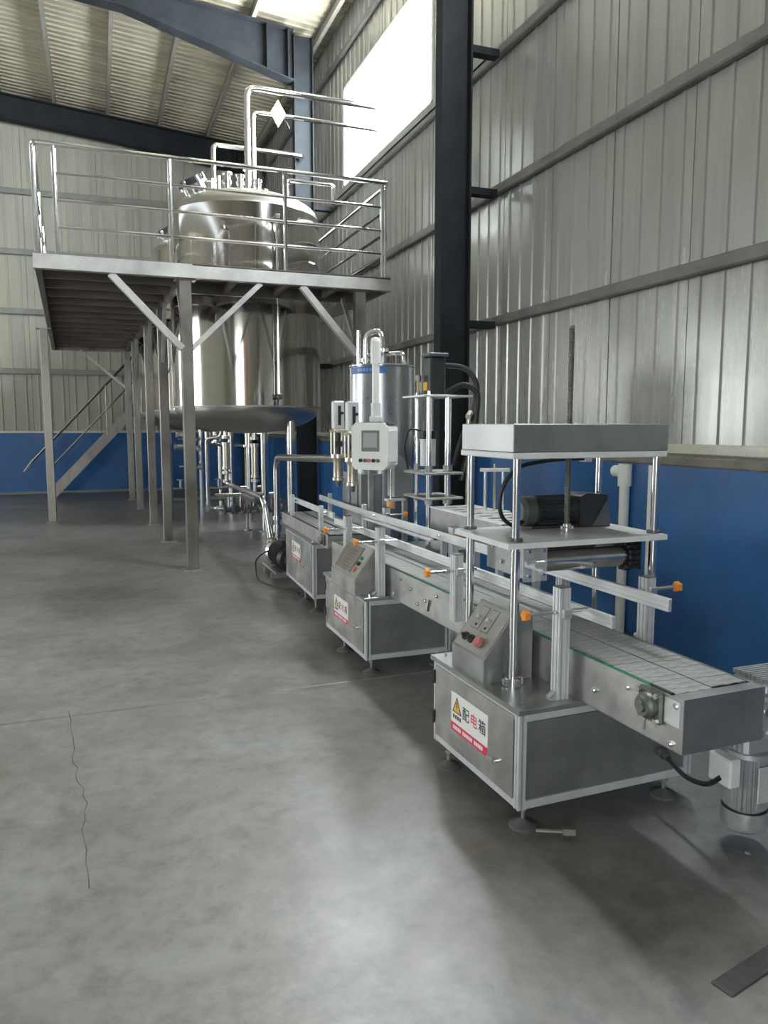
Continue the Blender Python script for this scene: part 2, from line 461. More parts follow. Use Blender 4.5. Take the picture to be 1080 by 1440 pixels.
# far left wall and the wall behind the camera, with the windows that light the hall
wl = G(); LW = [(9.0, 12.5)]; lz0, lz1 = 1.3, 4.6
prev = YF
for a, b_ in LW: wl.box(XL - .2, XL, prev, a, 0, 8); wl.box(XL - .2, XL, a, b_, 0, lz0); wl.box(XL - .2, XL, a, b_, lz1, 8); prev = b_
wl.box(XL - .2, XL, prev, YB + .25, 0, 8)
wall_left = tag(obj('wall_left', wl.mesh('back_panel')), kind='structure')
for k, (a, b_) in enumerate(LW):
    g = G(); 
    for q in range(4):
        yy = a + (b_ - a - .06) * q / 3; g.box(XL - .1, XL + .01, yy, yy + .06, lz0, lz1)
    g.box(XL - .1, XL + .01, a, b_, lz0, lz0 + .06); g.box(XL - .1, XL + .01, a, b_, lz1 - .06, lz1)
    w = tag(obj('window_left_offscreen', g.mesh('white_plastic')), kind='structure')
    obj('window_left_pane_offscreen', G().box(XL - .06, XL - .05, a + .03, b_ - .03, lz0 + .03, lz1 - .03).mesh('daylight_left'), w)
dx0, dx1, dz = -6.2, -.5, 4.6
wf = G().box(XL - .2, dx0, YF - .2, YF, 0, 9).box(dx1, XW + .25, YF - .2, YF, 0, 9).box(dx0, dx1, YF - .2, YF, dz, 9)
wall_front = tag(obj('wall_front', wf.mesh('back_panel')), kind='structure')
dg = G().box(dx0, dx0 + .1, YF - .1, YF + .02, 0, dz).box(dx1 - .1, dx1, YF - .1, YF + .02, 0, dz).box(dx0, dx1, YF - .1, YF + .02, dz - .1, dz).box(-3.05, -2.95, YF - .1, YF + .02, 0, dz - .1)
d1 = tag(obj('door_front_offscreen', dg.mesh('white_plastic')), kind='structure')
obj('door_front_pane_offscreen', G().box(dx0 + .1, -3.05, YF - .06, YF - .05, .9, dz - .1).mesh('daylight_front'), d1)
obj('kick_panel', G().box(dx0 + .1, -3.05, YF - .08, YF - .03, .02, .9).mesh('door_tan'), d1)
obj('door_leaf', G().box(-2.95, dx1 - .1, YF - .08, YF - .03, .02, dz - .1).mesh('door_tan'), d1)

# open doorway at the far end of the back wall, beyond the platform
d2 = tag(obj('door_back_offscreen', G().box(-11.8, -11.7, YB - .02, YB + .2, 0, 4.3).box(-7.9, -7.8, YB - .02, YB + .2, 0, 4.3).box(-11.8, -7.8, YB - .02, YB + .2, 4.2, 4.3).mesh('column_paint')), kind='structure')
obj('door_back_pane_offscreen', G().box(-11.7, -7.9, YB + .12, YB + .13, .05, 4.2).mesh('daylight_back'), d2)

# steel columns and rafters
def i_column(name, label, yc, x0=3.36, x1=3.70, w=.16, top=8.2):
    t = thing(name, label, 'column', (x0, yc, 0))
    f = .02
    part('flange', G().box(x0, x0 + f, yc - w / 2, yc + w / 2, .02, top), 'column_paint', t)
    part('flange', G().box(x1 - f, x1, yc - w / 2, yc + w / 2, .02, top), 'column_paint', t)
    part('web', G().box(x0 + f, x1 - f, yc - .008, yc + .008, .02, top), 'column_paint', t)
    part('base_plate', G().box(x0 - .05, x1, yc - w / 2 - .05, yc + w / 2 + .05, 0, .02), 'column_paint', t)
    return t
YC1, YC2 = 7.38, 13.40
c1 = i_column('steel_column', 'dark grey steel column standing behind the filling machine', YC1)
c2 = i_column('steel_column', 'dark steel column with overhead rafter, behind the big polished tank', YC2)
c3 = i_column('steel_column', 'dark corner column against the back wall', YB - .32)
for yc, tt in ((YC1, c1), (YC2, c2)):
    for z in (2.715, 4.065, 5.44):
        part('girt_cleat', G().box(3.70, 4.0, yc - .085, yc - .075, z - .09, z - .02).box(3.70, 4.0, yc - .075, yc + .03, z - .09, z - .078), 'column_paint', tt)
def rafter(label, yc, wid, deep0, deep1):
    # I-section that deepens toward the eave
    t = thing('steel_rafter', label, 'roof beam', (3.3, yc, roof_z(3.3) - deep1))
    top = lambda xx: roof_z(xx)
    xs_ = [3.355, 3.28, .6, XR]
    def dep(xx): return deep1 if xx > 3.2 else (deep1 + (deep0 - deep1) * (3.28 - xx) / 2.68 if xx > .6 else deep0)
    def strip(o0, o1, w, bottom):
        g = G(); vs_ = []
        for xx in xs_:
            zt = top(xx + 1e-3) - .002; zb = zt - dep(xx)
            lo, hi = (zb, zb + .02) if bottom == 1 else ((zt - .02, zt) if bottom == 0 else (zb + .02, zt - .02))
            vs_ += [(xx, yc - w, lo), (xx, yc + w, lo), (xx, yc + w, hi), (xx, yc - w, hi)]
        fs = [(0, 1, 2, 3), tuple(range(len(vs_) - 4, len(vs_)))]
        for i in range(len(xs_) - 1):
            for j in range(4): fs.append((i * 4 + j, i * 4 + (j + 1) % 4, i * 4 + 4 + (j + 1) % 4, i * 4 + 4 + j))
        return g._add(vs_, fs)
    part('top_flange', strip(0, 0, wid, 0), 'column_paint', t)
    part('bottom_flange', strip(0, 0, wid, 1), 'column_paint', t)
    part('web', strip(0, 0, .01, 2), 'column_paint', t)
    for xx in (3.26, 2.9):
        part('end_plate', G().box(xx - .01, xx + .01, yc - wid, yc + wid, top(xx) - dep(xx) + .021, top(xx) - .023), 'column_paint', t)
    return t
rafter('tapered dark steel rafter running up from the column behind the tank', YC2, .13, .36, .82)
rafter('dark steel rafter along the top of the back wall', YB - .32, .12, .52, .62)
rafter('dark steel rafter over the filling line column', YC1, .13, .36, .82)

# ------------------------------------------------------------------ raised work platform
PY0, PZ = 8.45, 3.30
def px(xf, yy): return xf - .034 * (yy - 8.5)           # the platform runs slightly askew to the hall
plat = thing('work_platform', 'raised steel work platform with tube railing around the tall tanks', 'platform', (.93, 8.55, 0))
YE = 17.4
XL0, XA, XR0 = -.50, 1.00, 3.24
part('front_beam', G().box(XL0 - .04, XR0 + .02, PY0, PY0 + .02, PZ - .15, PZ - .005, .003).box(XL0 - .04, XR0 + .02, PY0 + .02, PY0 + .08, PZ - .15, PZ - .135).box(XL0 - .04, XR0 + .02, PY0 + .02, PY0 + .08, PZ - .02, PZ - .005), 'galvanised', plat)
part('side_beam', G().bar((XL0, PY0 + .1, PZ - .085), (px(XL0, YE), YE, PZ - .085), .06, .13), 'platform_steel', plat)
part('side_beam', G().bar((XA - .06, PY0 + .1, PZ - .085), (px(XA - .06, YE), YE, PZ - .085), .06, .13), 'platform_steel', plat)
part('side_beam', G().bar((XR0 - .02, PY0 + .1, PZ - .085), (XR0 - .02, 9.4, PZ - .085), .06, .13), 'platform_steel', plat)
part('back_beam', G().bar((px(XL0, YE), YE, PZ - .085), (2.7, YE, PZ - .085), .06, .13), 'platform_steel', plat)
part('edge_beam', G().bar((XA, 9.43, PZ - .085), (XR0, 9.43, PZ - .085), .06, .13), 'platform_steel', plat)
yy = 9.15
while yy < YE - .2:
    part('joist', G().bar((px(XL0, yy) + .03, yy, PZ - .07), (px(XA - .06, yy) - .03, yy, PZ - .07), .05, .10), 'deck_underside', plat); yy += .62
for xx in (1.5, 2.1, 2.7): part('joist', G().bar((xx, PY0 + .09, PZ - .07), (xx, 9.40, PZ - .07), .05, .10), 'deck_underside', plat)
def quad_plate(p, z0, z1): return G().prism(p, z0, z1, 'z')
ds = [PY0, 9.46, 11.3, 13.1, 14.9, 16.4, YE]
for a, b_ in zip(ds[:-1], ds[1:]):
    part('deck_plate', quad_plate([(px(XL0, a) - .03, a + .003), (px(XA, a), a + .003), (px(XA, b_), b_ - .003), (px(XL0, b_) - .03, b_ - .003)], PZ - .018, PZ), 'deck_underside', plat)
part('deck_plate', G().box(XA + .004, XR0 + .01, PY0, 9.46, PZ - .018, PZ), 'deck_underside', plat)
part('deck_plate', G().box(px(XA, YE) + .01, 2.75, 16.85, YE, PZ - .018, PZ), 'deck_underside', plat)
legs = [(.93, 8.55), (px(.93, 10.8), 10.8), (px(.93, 12.72), 12.72), (px(.93, 15.2), 15.2), (px(.93, 17.2), 17.2), (2.90, 8.55), (-.76, 13.56)]
LS = .062
for (x, y) in legs:
    part('leg', G().box(x - LS, x + LS, y - LS, y + LS, .012, PZ - .15, .006), 'platform_steel', plat)
    part('foot_plate', G().box(x - .10, x + .10, y - .10, y + .10, 0, .012), 'dull_steel', plat)
    part('cap_plate', G().box(x - .11, x + .11, y - .07, y + .07, PZ - .165, PZ - .151), 'platform_steel', plat)
zb = 2.42
def brace(a, b_, w=.05): part('brace', G().bar(a, b_, w, w), 'galvanised', plat)
brace((.88, 8.52, zb), (.18, 8.50, PZ - .15), .07); brace((.98, 8.52, zb), (1.74, 8.50, PZ - .15), .055); brace((2.85, 8.52, zb), (2.20, 8.50, PZ - .15), .07)
for (x, y) in legs[1:4]:
    for s in (-1, 1): brace((x, y + s * .06, 2.45), (x, y + s * .62, PZ - .15), .045)
brace((px(.87, 17.2), 17.2, 2.4), (px(.0, 17.2), 17.2, PZ - .15))
brace((.93, 8.6, 2.45), (.92, 9.15, PZ - .15), .045)
brace((2.90, 8.6, 2.45), (2.90, 9.2, PZ - .15), .045)
# railing
RZ = [4.36, 4.09, 3.83, 3.57]
RR = .021
y0 = PY0 + .04
rail = part('guard_rail', G().tube([(px(XL0, 17.3), 17.3, RZ[0]), (XL0, y0, RZ[0]), (XR0, y0, RZ[0]), (XR0, 11.6, RZ[0])], RR + .004, 10, .05), 'chrome', plat)
posts = [(XL0, y0), (XL0 + .19, y0), (.80, y0), (2.02, y0), (3.16, y0), (XR0, y0 + .12)]
posts += [(px(XL0, q), q) for q in (10.2, 11.9, 13.6, 15.3, 17.25)] + [(XR0, 11.5)]
for (x, y) in posts: part('post', G().cyl((x, y, PZ), (x, y, RZ[0] - .02), RR + .003, 10), 'chrome', rail)
for z in RZ[1:]:
    part('mid_rail', G().cyl((XL0 + .19, y0, z), (3.16, y0, z), RR - .004, 8), 'chrome', rail)
    part('mid_rail', G().cyl((px(XL0, 17.25), 17.25, z), (XL0, y0, z), RR - .004, 8), 'chrome', rail)
    part('mid_rail', G().cyl((XR0, 11.5, z), (XR0, y0 + .12, z), RR - .004, 8), 'chrome', rail)
part('kick_plate', G().box(XR0 - .01, XR0 + .01, 9.42, 11.6, PZ - .16, PZ + .002), 'platform_steel', plat)

# stair at the far end of the platform
st = thing('metal_stair', 'steel stair with tube handrails climbing in front of the back wall', 'stair', (-.95, 18.0, 0))
SX0, SX1, SY0, SY1 = -1.0, 1.95, 17.55, 18.25
for y in (SY0, SY1): part('stringer', G().bar((SX0, y, .10), (SX1, y, PZ - .08), .03, .20), 'platform_steel', st)
NT = 15
for k in range(NT):
    u = (k + .6) / NT; xx = SX0 + (SX1 - SX0) * u; zz = .06 + (PZ - .1) * u
    part('tread', G().box(xx - .11, xx + .11, SY0 + .02, SY1 - .02, zz, zz + .025), 'dull_steel', st)
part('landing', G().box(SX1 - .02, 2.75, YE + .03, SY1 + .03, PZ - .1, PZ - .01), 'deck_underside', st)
part('landing_post', G().box(2.6, 2.7, SY1 - .12, SY1 - .02, 0, PZ - .1), 'platform_steel', st)
for y in (SY0, SY1):
    dz_ = (PZ - .18) / (SX1 - SX0)
    ln = lambda xx, h: (xx, y, .10 + (xx - SX0) * dz_ + h)
    part('handrail', G().tube([ln(-1.5, 1.05), ln(-1.35, 1.1), ln(SX1, 1.15)], .02, 8), 'pipe_steel', st)
    part('mid_rail', G().tube([ln(-.98, .58), ln(SX1, .60)], .016, 8), 'pipe_steel', st)
    for xx in (-.95, .18, 1.2): part('post', G().tube([ln(xx, .05), ln(xx, 1.1)], .018, 8), 'pipe_steel', st)

# ------------------------------------------------------------------ tanks
def dish(r, h, z, up, n=12):
    return [(r * math.cos(a) if k < n else .0, z + up * h * math.sin(a)) for k in range(n + 1) for a in [PI / 2 * k / n]]
def tank(cx, cy, label, front):
    t = thing('storage_tank', label, 'tank', (cx, cy, 0))
    R, z0, z1 = 1.0, 1.84, 4.33
    shell = part('shell', G().lathe([(R - .004, z0), (R, z0 + .004), (R, z1 - .004), (R - .004, z1)], (cx, cy, 0), 96), 'polished_steel', t)
    part('top_dome', G().lathe([(R - .002, z1)] + dish(R - .012, .33, z1 + .004, 1), (cx, cy, 0), 72), 'dome_steel', t)
    part('bottom_dome', G().lathe([(R - .002, z0)] + dish(R - .012, .35, z0 - .004, -1), (cx, cy, 0), 72), 'dome_steel', t)
    part('weld_band', G().lathe([(R - .01, z0 - .012), (R + .006, z0 - .010), (R + .006, z0 + .010), (R - .01, z0 + .012)], (cx, cy, 0), 72), 'dull_steel', t)
    for a in (183, 63, 303):
        x, y = cx + .80 * math.cos(math.radians(a)), cy + .80 * math.sin(math.radians(a))
        part('leg', G().cyl((x, y, .015), (x, y, 1.72), .057, 16), 'pipe_steel', t)
        part('foot_plate', G().cyl((x, y, 0), (x, y, .015), .11, 18), 'dull_steel', t)
    # manhole with dark gasket lid on the shoulder
    mx, my = cx - .62, cy - .25; az = math.radians(200)
    d = Vector((-.50, -.20, .84)).normalized(); b0 = Vector((mx, my, 4.50))
    mh = part('manhole', G().cyl(b0, b0 + d * .16, .15, 24).cyl(b0 + d * .16, b0 + d * .19, .18, 24), 'chrome', t)
    part('lid', G().cyl(b0 + d * .19, b0 + d * .27, .165, 24, r2=.13), 'motor_dark', mh)
    for k in range(6):
        u = d.cross(Vector((0, 0, 1))).normalized(); w = d.cross(u); a = k * PI / 3
        c = b0 + d * .20 + (u * math.cos(a) + w * math.sin(a)) * .175
        part('clamp', G().cyl(c - d * .04, c + d * .06, .018, 8), 'chrome', mh)
    # nozzles and small valves
    for (dx, dy, h, r) in ((-.28, -.35, .20, .045), (-.12, -.42, .16, .04), (.10, -.46, .12, .035), (-.42, .1, .22, .05), (.55, -.2, .26, .03), (.3, .1, .15, .05)):
        zz = z1 + .33 * math.sqrt(max(0, 1 - (dx * dx + dy * dy))) - .02
        nz = part('nozzle', G().cyl((cx + dx, cy + dy, zz), (cx + dx, cy + dy, zz + h), r, 14).cyl((cx + dx, cy + dy, zz + h), (cx + dx, cy + dy, zz + h + .03), r * 1.5, 14), 'chrome', t)
        part('clamp', G().cyl((cx + dx, cy + dy, zz + h * .45), (cx + dx, cy + dy, zz + h * .45 + .035), r * 1.35, 14), 'pipe_steel', nz)
    hd = part('dome_fitting', G().tube([(cx + .55, cy - .2, 4.75), (cx + .55, cy - .2, 4.87), (cx + 1.2, cy - .2, 4.87), (cx + 1.2, cy - .2, 4.62)], .028, 10, .06), 'pipe_steel', t)
    # bottom outlet
    part('outlet', G().cyl((cx, cy, 1.50), (cx, cy, 1.30), .055, 16).cyl((cx, cy, 1.33), (cx, cy, 1.30), .085, 16), 'pipe_steel', t)
    if front:
        a = math.radians(-88); vx, vy = cx + math.cos(a), cy + math.sin(a)
        g_ = part('level_gauge', G().cyl((vx + .17, vy - .05, z0 + .10), (vx + .17, vy - .05, z1 - .15), .016, 10), 'chrome', t)
        for z in (z0 + .12, z1 - .18):
            part('gauge_valve', G().cyl((vx + .17, vy + .08, z), (vx + .17, vy - .10, z), .03, 12).box(vx + .14, vx + .20, vy - .11, vy - .05, z - .035, z + .035, .01), 'motor_grey', g_)
        part('temperature_probe', G().cyl((cx - .43, cy - .88, 4.02), (cx - .46, cy - 1.02, 4.03), .035, 14), 'chrome', t)
    return t
tank(1.96, 10.6, 'tall polished stainless tank just behind the platform front beam', True)
tank(1.88, 13.2, 'polished stainless tank standing between the other two tanks', False)
tank(1.80, 15.8, 'polished stainless tank furthest along the platform, near the stair', False)

def pipe_thing(name, label, cat, pts, r, m='pipe_steel', bend=.12, rings=(), group=None, base=None):
    t = thing(name, label, cat, base or pts[0], 0, group)
    part('tube', G().tube(pts, r, 14, bend, 7), m, t)
    for (p, q) in rings: part('coupling', G().cyl(p, q, r * 1.5, 14), 'chrome', t)
    return t
def vert_ring(x, y, z, h=.05): return ((x, y, z), (x, y, z + h))
pipe_thing('tank_pipe', 'thick steel pipe rising from the front tank top to the wall', 'pipe', [(2.02, 10.6, 4.64), (2.02, 10.6, 6.06), (4.125, 10.6, 6.06)], .043, 'chrome', .13, [vert_ring(2.02, 10.6, 4.70), vert_ring(2.02, 10.6, 5.0, .03)])
pipe_thing('tank_pipe', 'thinner steel pipe beside the thick pipe on the front tank', 'pipe', [(2.14, 10.78, 4.62), (2.14, 10.78, 5.83), (4.125, 10.78, 5.83)], .03, 'chrome', .10, [vert_ring(2.14, 10.78, 4.72)])
pipe_thing('tank_pipe', 'pipe bending to the wall above the middle tank', 'pipe', [(1.95, 13.2, 4.64), (1.95, 13.2, 6.18), (3.46, 13.2, 6.18), (3.46, 13.395, 6.18)], .046, 'pipe_steel', .10, [vert_ring(1.95, 13.2, 4.72)])
pipe_thing('tank_pipe', 'short straight vent pipe on the middle tank', 'pipe', [(2.06, 13.39, 4.60), (2.06, 13.39, 5.75)], .04, 'pipe_steel', 0, [vert_ring(2.06, 13.39, 4.70)])
# diamond plate hung from the overhead pipe
t = thing('diamond_sign', 'small pale diamond shaped plate hanging from the overhead pipe', 'sign', (2.60, 10.74, 5.83))
part('plate', G().prism([(2.47, 5.64), (2.58, 5.83), (2.47, 6.01), (2.36, 5.83)], 10.70, 10.712, 'y'), 'sign_yellow', t)
part('hook', G().tube([(2.50, 10.72, 5.95), (2.52, 10.78, 5.89), (2.54, 10.82, 5.83), (2.60, 10.76, 5.74), (2.63, 10.74, 5.66)], .012, 8, .03), 'motor_dark', t)

# pipework under the tanks
def sight_tube(x, y, zt, zb_, label, tail=None):
    t = thing('sight_glass', label, 'sight glass', (x, y, zb_))
    part('upper_tube', G().cyl((x, y, zt), (x, y, zt - .13), .032, 12), 'pipe_steel', t)
    part('union', G().cyl((x, y, zt - .10), (x, y, zt - .14), .055, 14).cyl((x, y, zt - .19), (x, y, zt - .23), .058, 14), 'brassy_steel', t)
    part('glass_tube', G().cyl((x, y, zt - .23), (x, y, zb_ + .12), .05, 16), 'brassy_steel', t)
    for z in (zb_ + .10, zb_ + .04): part('union', G().cyl((x, y, z), (x, y, z + .035), .06, 14), 'brassy_steel', t)
    part('lower_tube', G().tube([(x, y, zb_ + .10)] + (tail or [(x, y, zb_ - .06)]), .03, 12, .09), 'pipe_steel', t)
    return t
sight_tube(1.62, 10.45, 1.56, .90, 'brassy sight tube over the sloping pipe under the front tank')
sight_tube(2.01, 10.45, 1.54, .78, 'brassy sight tube under the centre of the front tank', [(2.01, 10.45, .55), (2.01, 11.49, .55)])
pipe_thing('suction_pipe', 'pipe sloping from the sight tube down to the floor pump', 'pipe', [(1.62, 10.45, .84), (1.62, 10.40, .80), (1.69, 8.32, .80), (1.74, 8.24, .36)], .034, 'pipe_steel', .12, [((1.62, 10.45, .86), (1.62, 10.45, .82))])
pipe_thing('delivery_pipe', 'pipe rising from the pump and running level to the filling cylinders', 'pipe', [(1.82, 8.24, .34), (1.82, 8.24, 1.25), (1.86, 6.105, 1.32)], .034, 'pipe_steel', .16, [((1.82, 8.24, .42), (1.82, 8.24, .50)), ((1.82, 8.24, .56), (1.82, 8.24, .60))])
pipe_thing('drain_pipe', 'thin upright pipe bending to the floor valves under the tank', 'pipe', [(1.68, 11.2, 1.60), (1.68, 11.2, 1.44), (1.50, 11.5, 1.40), (1.50, 11.5, .36), (1.74, 11.5, .33)], .03, 'pipe_steel', .08, [])
# floor manifold with valves
t = thing('valve_manifold', 'row of pipe valves close to the floor below the front tank', 'valve', (2.0, 11.5, 0))
part('header_pipe', G().cyl((1.60, 11.5, .55), (2.55, 11.5, .55), .03, 12), 'pipe_steel', t)
part('lower_pipe', G().cyl((1.98, 11.5, .30), (2.62, 11.5, .32), .045, 12), 'dull_steel', t)
for k, xx in enumerate((1.80, 1.98, 2.18, 2.38, 2.55)):
    v = part('valve_body', G().lathe([(0, -.07), (.07, -.07), (.07, -.05), (.045, -.03), (.045, .03), (.07, .05), (.07, .07), (0, .07)], (xx, 11.5, .33), 14, 'x'), 'motor_grey', t)
    part('valve_handle', G().cyl((xx, 11.5, .37), (xx, 11.5, .46), .014, 8).box(xx - .06, xx + .06, 11.485, 11.515, .455, .475), 'dull_steel', v)
    part('riser', G().cyl((xx, 11.5, .36), (xx, 11.5, .55), .022, 10), 'pipe_steel', t)
for xx in (2.08, 2.46): part('stand', G().cyl((xx, 11.5, 0), (xx, 11.5, .53), .022, 10).cyl((xx, 11.5, 0), (xx, 11.5, .02), .06, 12), 'dull_steel', t)
# chrome valve cluster behind the platform leg
t = thing('valve_cluster', 'cluster of bright pipe valves behind the platform leg', 'valve', (1.47, 12.9, 0))
part('standpipe', G().cyl((1.58, 12.9, 0), (1.58, 12.9, 1.545), .035, 12), 'chrome', t)
for k, (xx, z) in enumerate(((1.42, 1.38), (1.47, 1.22), (1.40, 1.05), (1.50, .92), (1.24, 1.25), (1.27, 1.45))):
    v = part('valve_body', G().lathe([(0, -.09), (.055, -.09), (.055, -.06), (.04, -.04), (.04, .04), (.055, .06), (.055, .09), (0, .09)], (xx, 12.86, z), 12, 'x'), 'chrome', t)
    part('valve_handle', G().cyl((xx, 12.86, z), (xx, 12.76, z + .02), .012, 8).box(xx - .05, xx + .05, 12.75, 12.765, z + .005, z + .035), 'chrome', v)
for z in (1.38, 1.22, .92): part('branch_pipe', G().cyl((1.22, 12.88, z), (1.58, 12.88, z), .022, 10), 'chrome', t)
# low return pipes near the back
t = thing('return_pipes', 'low steel pipe run on stands under the rear tanks', 'pipe', (2.0, 14.6, 0))
part('header_pipe', G().cyl((1.1, 14.5, .42), (3.0, 14.5, .42), .035, 12), 'pipe_steel', t)
part('header_pipe', G().cyl((1.1, 14.5, .22), (2.6, 14.5, .22), .045, 12), 'dull_steel', t)
part('cross_pipe', G().tube([(1.86, 13.7, 1.57), (1.86, 13.7, 1.38), (1.80, 14.45, 1.30), (2.15, 14.5, 1.22), (2.62, 14.5, 1.22), (2.62, 14.5, .43)], .026, 10, .08), 'pipe_steel', t)
for xx in (1.2, 1.9, 2.5): 
    part('stand', G().cyl((xx, 14.5, 0), (xx, 14.5, .40), .024, 10), 'dull_steel', t)
    part('valve_handle', G().cyl((xx + .2, 14.5, .42), (xx + .2, 14.5, .58), .03, 10).box(xx + .12, xx + .28, 14.48, 14.52, .58, .60), 'chrome', t)

# floor pump
t = thing('floor_pump', 'dark electric pump on the floor beside the furthest cabinet', 'pump', (1.85, 8.15, 0))
part('base_frame', G().box(1.64, 1.98, 7.74, 7.78, .0, .06).box(1.64, 1.98, 8.10, 8.14, 0, .06).box(1.66, 1.70, 7.6, 8.3, .06, .09).box(1.92, 1.96, 7.6, 8.3, .06, .09), 'dull_steel', t)
m_ = part('motor', G().lathe([(0, 7.58), (.10, 7.58), (.125, 7.62), (.125, 7.95), (.10, 7.98), (.07, 8.06), (0, 8.06)], (1.80, 0, .22), 22, 'y'), 'motor_dark', t)
for k in range(7): part('cooling_fin', G().lathe([(.12, 7.66 + .04 * k), (.138, 7.66 + .04 * k), (.138, 7.672 + .04 * k), (.12, 7.672 + .04 * k)], (1.80, 0, .22), 22, 'y'), 'motor_dark', m_)
part('terminal_box', G().box(1.74, 1.86, 7.70, 7.86, .34, .41, .01), 'motor_dark', t)
part('volute', G().lathe([(0, 8.06), (.13, 8.06), (.15, 8.09), (.15, 8.14), (.12, 8.17), (.05, 8.18), (0, 8.18)], (1.80, 0, .22), 22, 'y'), 'pipe_steel', t)
part('inlet_stub', G().cyl((1.80, 8.16, .22), (1.80, 8.27, .22), .055, 16), 'pipe_steel', t)
part('flange', G().cyl((1.82, 8.24, .18), (1.82, 8.24, .33), .04, 14).cyl((1.74, 8.24, .2), (1.74, 8.24, .35), .04, 14), 'dull_steel', t)
t = pipe_thing('floor_hose', 'black cable looping over the floor by the pump', 'cable', [(1.71, 7.95, .29), (1.50, 7.9, .20), (1.46, 7.6, .02), (1.60, 7.2, .007), (1.72, 6.9, .007)], .008, 'cable_black', .12)

# ------------------------------------------------------------------ cabinets on the line
def label_geo(y0, y1, z0, z1, x, simple=False):
    """printed warning label on an aisle-facing door; reading direction runs toward -Y"""
    g = G(); H = z1 - z0; W = y1 - y0
    def rect(u0, u1, v0, v1, d, mi):
        g.mi = mi
        g.box(x - d, x - d + .0006, y1 - u1 * W, y1 - u0 * W, z0 + v0 * H, z0 + v1 * H)
    def M(u, v, d): 
        return Matrix.Translation((x - d, y1 - u * W, z0 + v * H)) @ Matrix.Rotation(-PI / 2, 4, 'Z') @ Matrix.Rotation(PI / 2, 4, 'X')
    def tri(pts, d, mi):
        g.mi = mi
        g.prism([(y1 - u * W, z0 + v * H) for u, v in pts], x - d, x - d + .0004, 'x')
    rect(0, 1, 0, 1, .001, 0)
    rect(0, 1, 0, .22, .0016, 1)
    tri([(.04, .50), (.30, .50), (.17, .93)], .0016, 2)
    tri([(.075, .53), (.265, .53), (.17, .86)], .0020, 3)
    tri([(.165, .79), (.145, .66), (.175, .66), (.155, .56), (.20, .69), (.17, .69), (.19, .79)], .0024, 2)
    for k in range(4): rect(.06 + .06 * k, .10 + .06 * k, .34, .44, .0016, 2)
    g.mi = 2; g.text('配', M(.42, .60, .0017), H * .36)
    g.mi = 1; g.text('电', M(.64, .60, .0017), H * .36)
    g.mi = 2; g.text('箱', M(.86, .60, .0017), H * .36)
    u = .06
    for word in (5, 6, 5):
        for k in range(word): rect(u, u + .035, .06, .16, .0020, 0); u += .047
        u += .04
    return g
LM = ['label_white', 'label_red', 'label_black', 'label_yellow']
FOOT = None
def cabinet(label, x0, x1, y0, y1, z0, z1, rz, lab, feet, handle, hinge=True, top_over=.015, bolt_in=.04):
    t = thing('machine_cabinet', label, 'cabinet', (x0, y0, 0), rz)
    pr = .034
    part('body', G().box(x0 + .012, x1 - .012, y0 + .012, y1 - .012, z0 + .01, z1 - .012), 'sheet_steel', t)
    # aluminium profile frame: posts and rails
    for x in (x0, x1 - pr):
        for y in (y0, y1 - pr):
            part('frame_post', slotted(x, x + pr, y, y + pr, z0, z1 - .015), 'aluminium', t)
    for z in (z0, z1 - .015 - pr):
        for y in (y0, y1 - pr): part('frame_rail', G().box(x0 + pr, x1 - pr, y + .001, y + pr - .001, z, z + pr, .003).box(x0 + pr, x1 - pr, y + .0002, y + .001, z + .015, z + .019), 'aluminium', t)
        for x in (x0, x1 - pr): part('frame_rail', G().box(x + .001, x + pr - .001, y0 + pr, y1 - pr, z, z + pr, .003), 'aluminium', t)
    part('side_panel', G().box(x0 + pr + .004, x1 - pr - .004, y0 + .008, y0 + .013, z0 + pr + .004, z1 - pr - .02), 'sheet_steel', t)
    part('top_plate', G().box(x0 - top_over, x1 + top_over, y0 - top_over, y1 + top_over, z1 - .014, z1 + .008, .003), 'sheet_steel', t)
    d = part('door', G().box(x0 - .006, x0 - .001, y0 + pr + .003, y1 - pr * .8, z0 + pr + .002, z1 - .03, .0015), 'brushed_steel', t)
    ly0, ly1, lz0, lz1_ = lab
    part('warning_label', label_geo(ly0, ly1, lz0, lz1_, x0 - .006), LM, d, 'white warning label with yellow triangle, 配电箱 lettering and red strip')
    hy, hz = handle
    part('handle', G().cyl((x0 - .006, hy, hz), (x0 - .022, hy, hz), .012, 12).box(x0 - .032, x0 - .020, hy - .012, hy + .045, hz - .009, hz + .009, .003), 'chrome', d)
    for z in (z0 + (z1 - z0) * .30, z0 + (z1 - z0) * .78):
        part('hinge', G().box(x0 - .012, x0, y1 - pr * .6, y1 - .004, z - .03, z + .03, .003).cyl((x0 - .010, y1 - pr * .55, z - .032), (x0 - .010, y1 - pr * .55, z + .032), .007, 8), 'motor_dark', d)
    for (x, y) in ((x0 + bolt_in, y0 + .04), (x1 - bolt_in, y0 + .04), (x0 + bolt_in, y1 - .04)):
        part('bolt', G().cyl((x, y, z1 + .008), (x, y, z1 + .020), .006, 8), 'chrome', t)
    for (x, y) in feet:
        f = part('levelling_foot', G().cyl((x, y, .022), (x, y, z0), .0075, 10).cyl((x, y, z0 - .03), (x, y, z0 - .018), .016, 6), 'dull_steel', t)
        part('foot_pad', G().lathe([(0, 0), (.055, 0), (.055, .012), (.022, .024), (.012, .034), (0, .034)], (x, y, 0), 20), 'rubber_pad', f)
    return t
TH = .025
cab1 = cabinet('steel cabinet under the capping press, with wide bare side panel', 1.475, 2.345, 2.445, 3.20, .10, .505, TH,
               (2.675, 3.005, .225, .405), [(1.535, 2.50), (1.50, 3.09), (2.24, 2.49), (2.28, 3.12)], (2.60, .245))
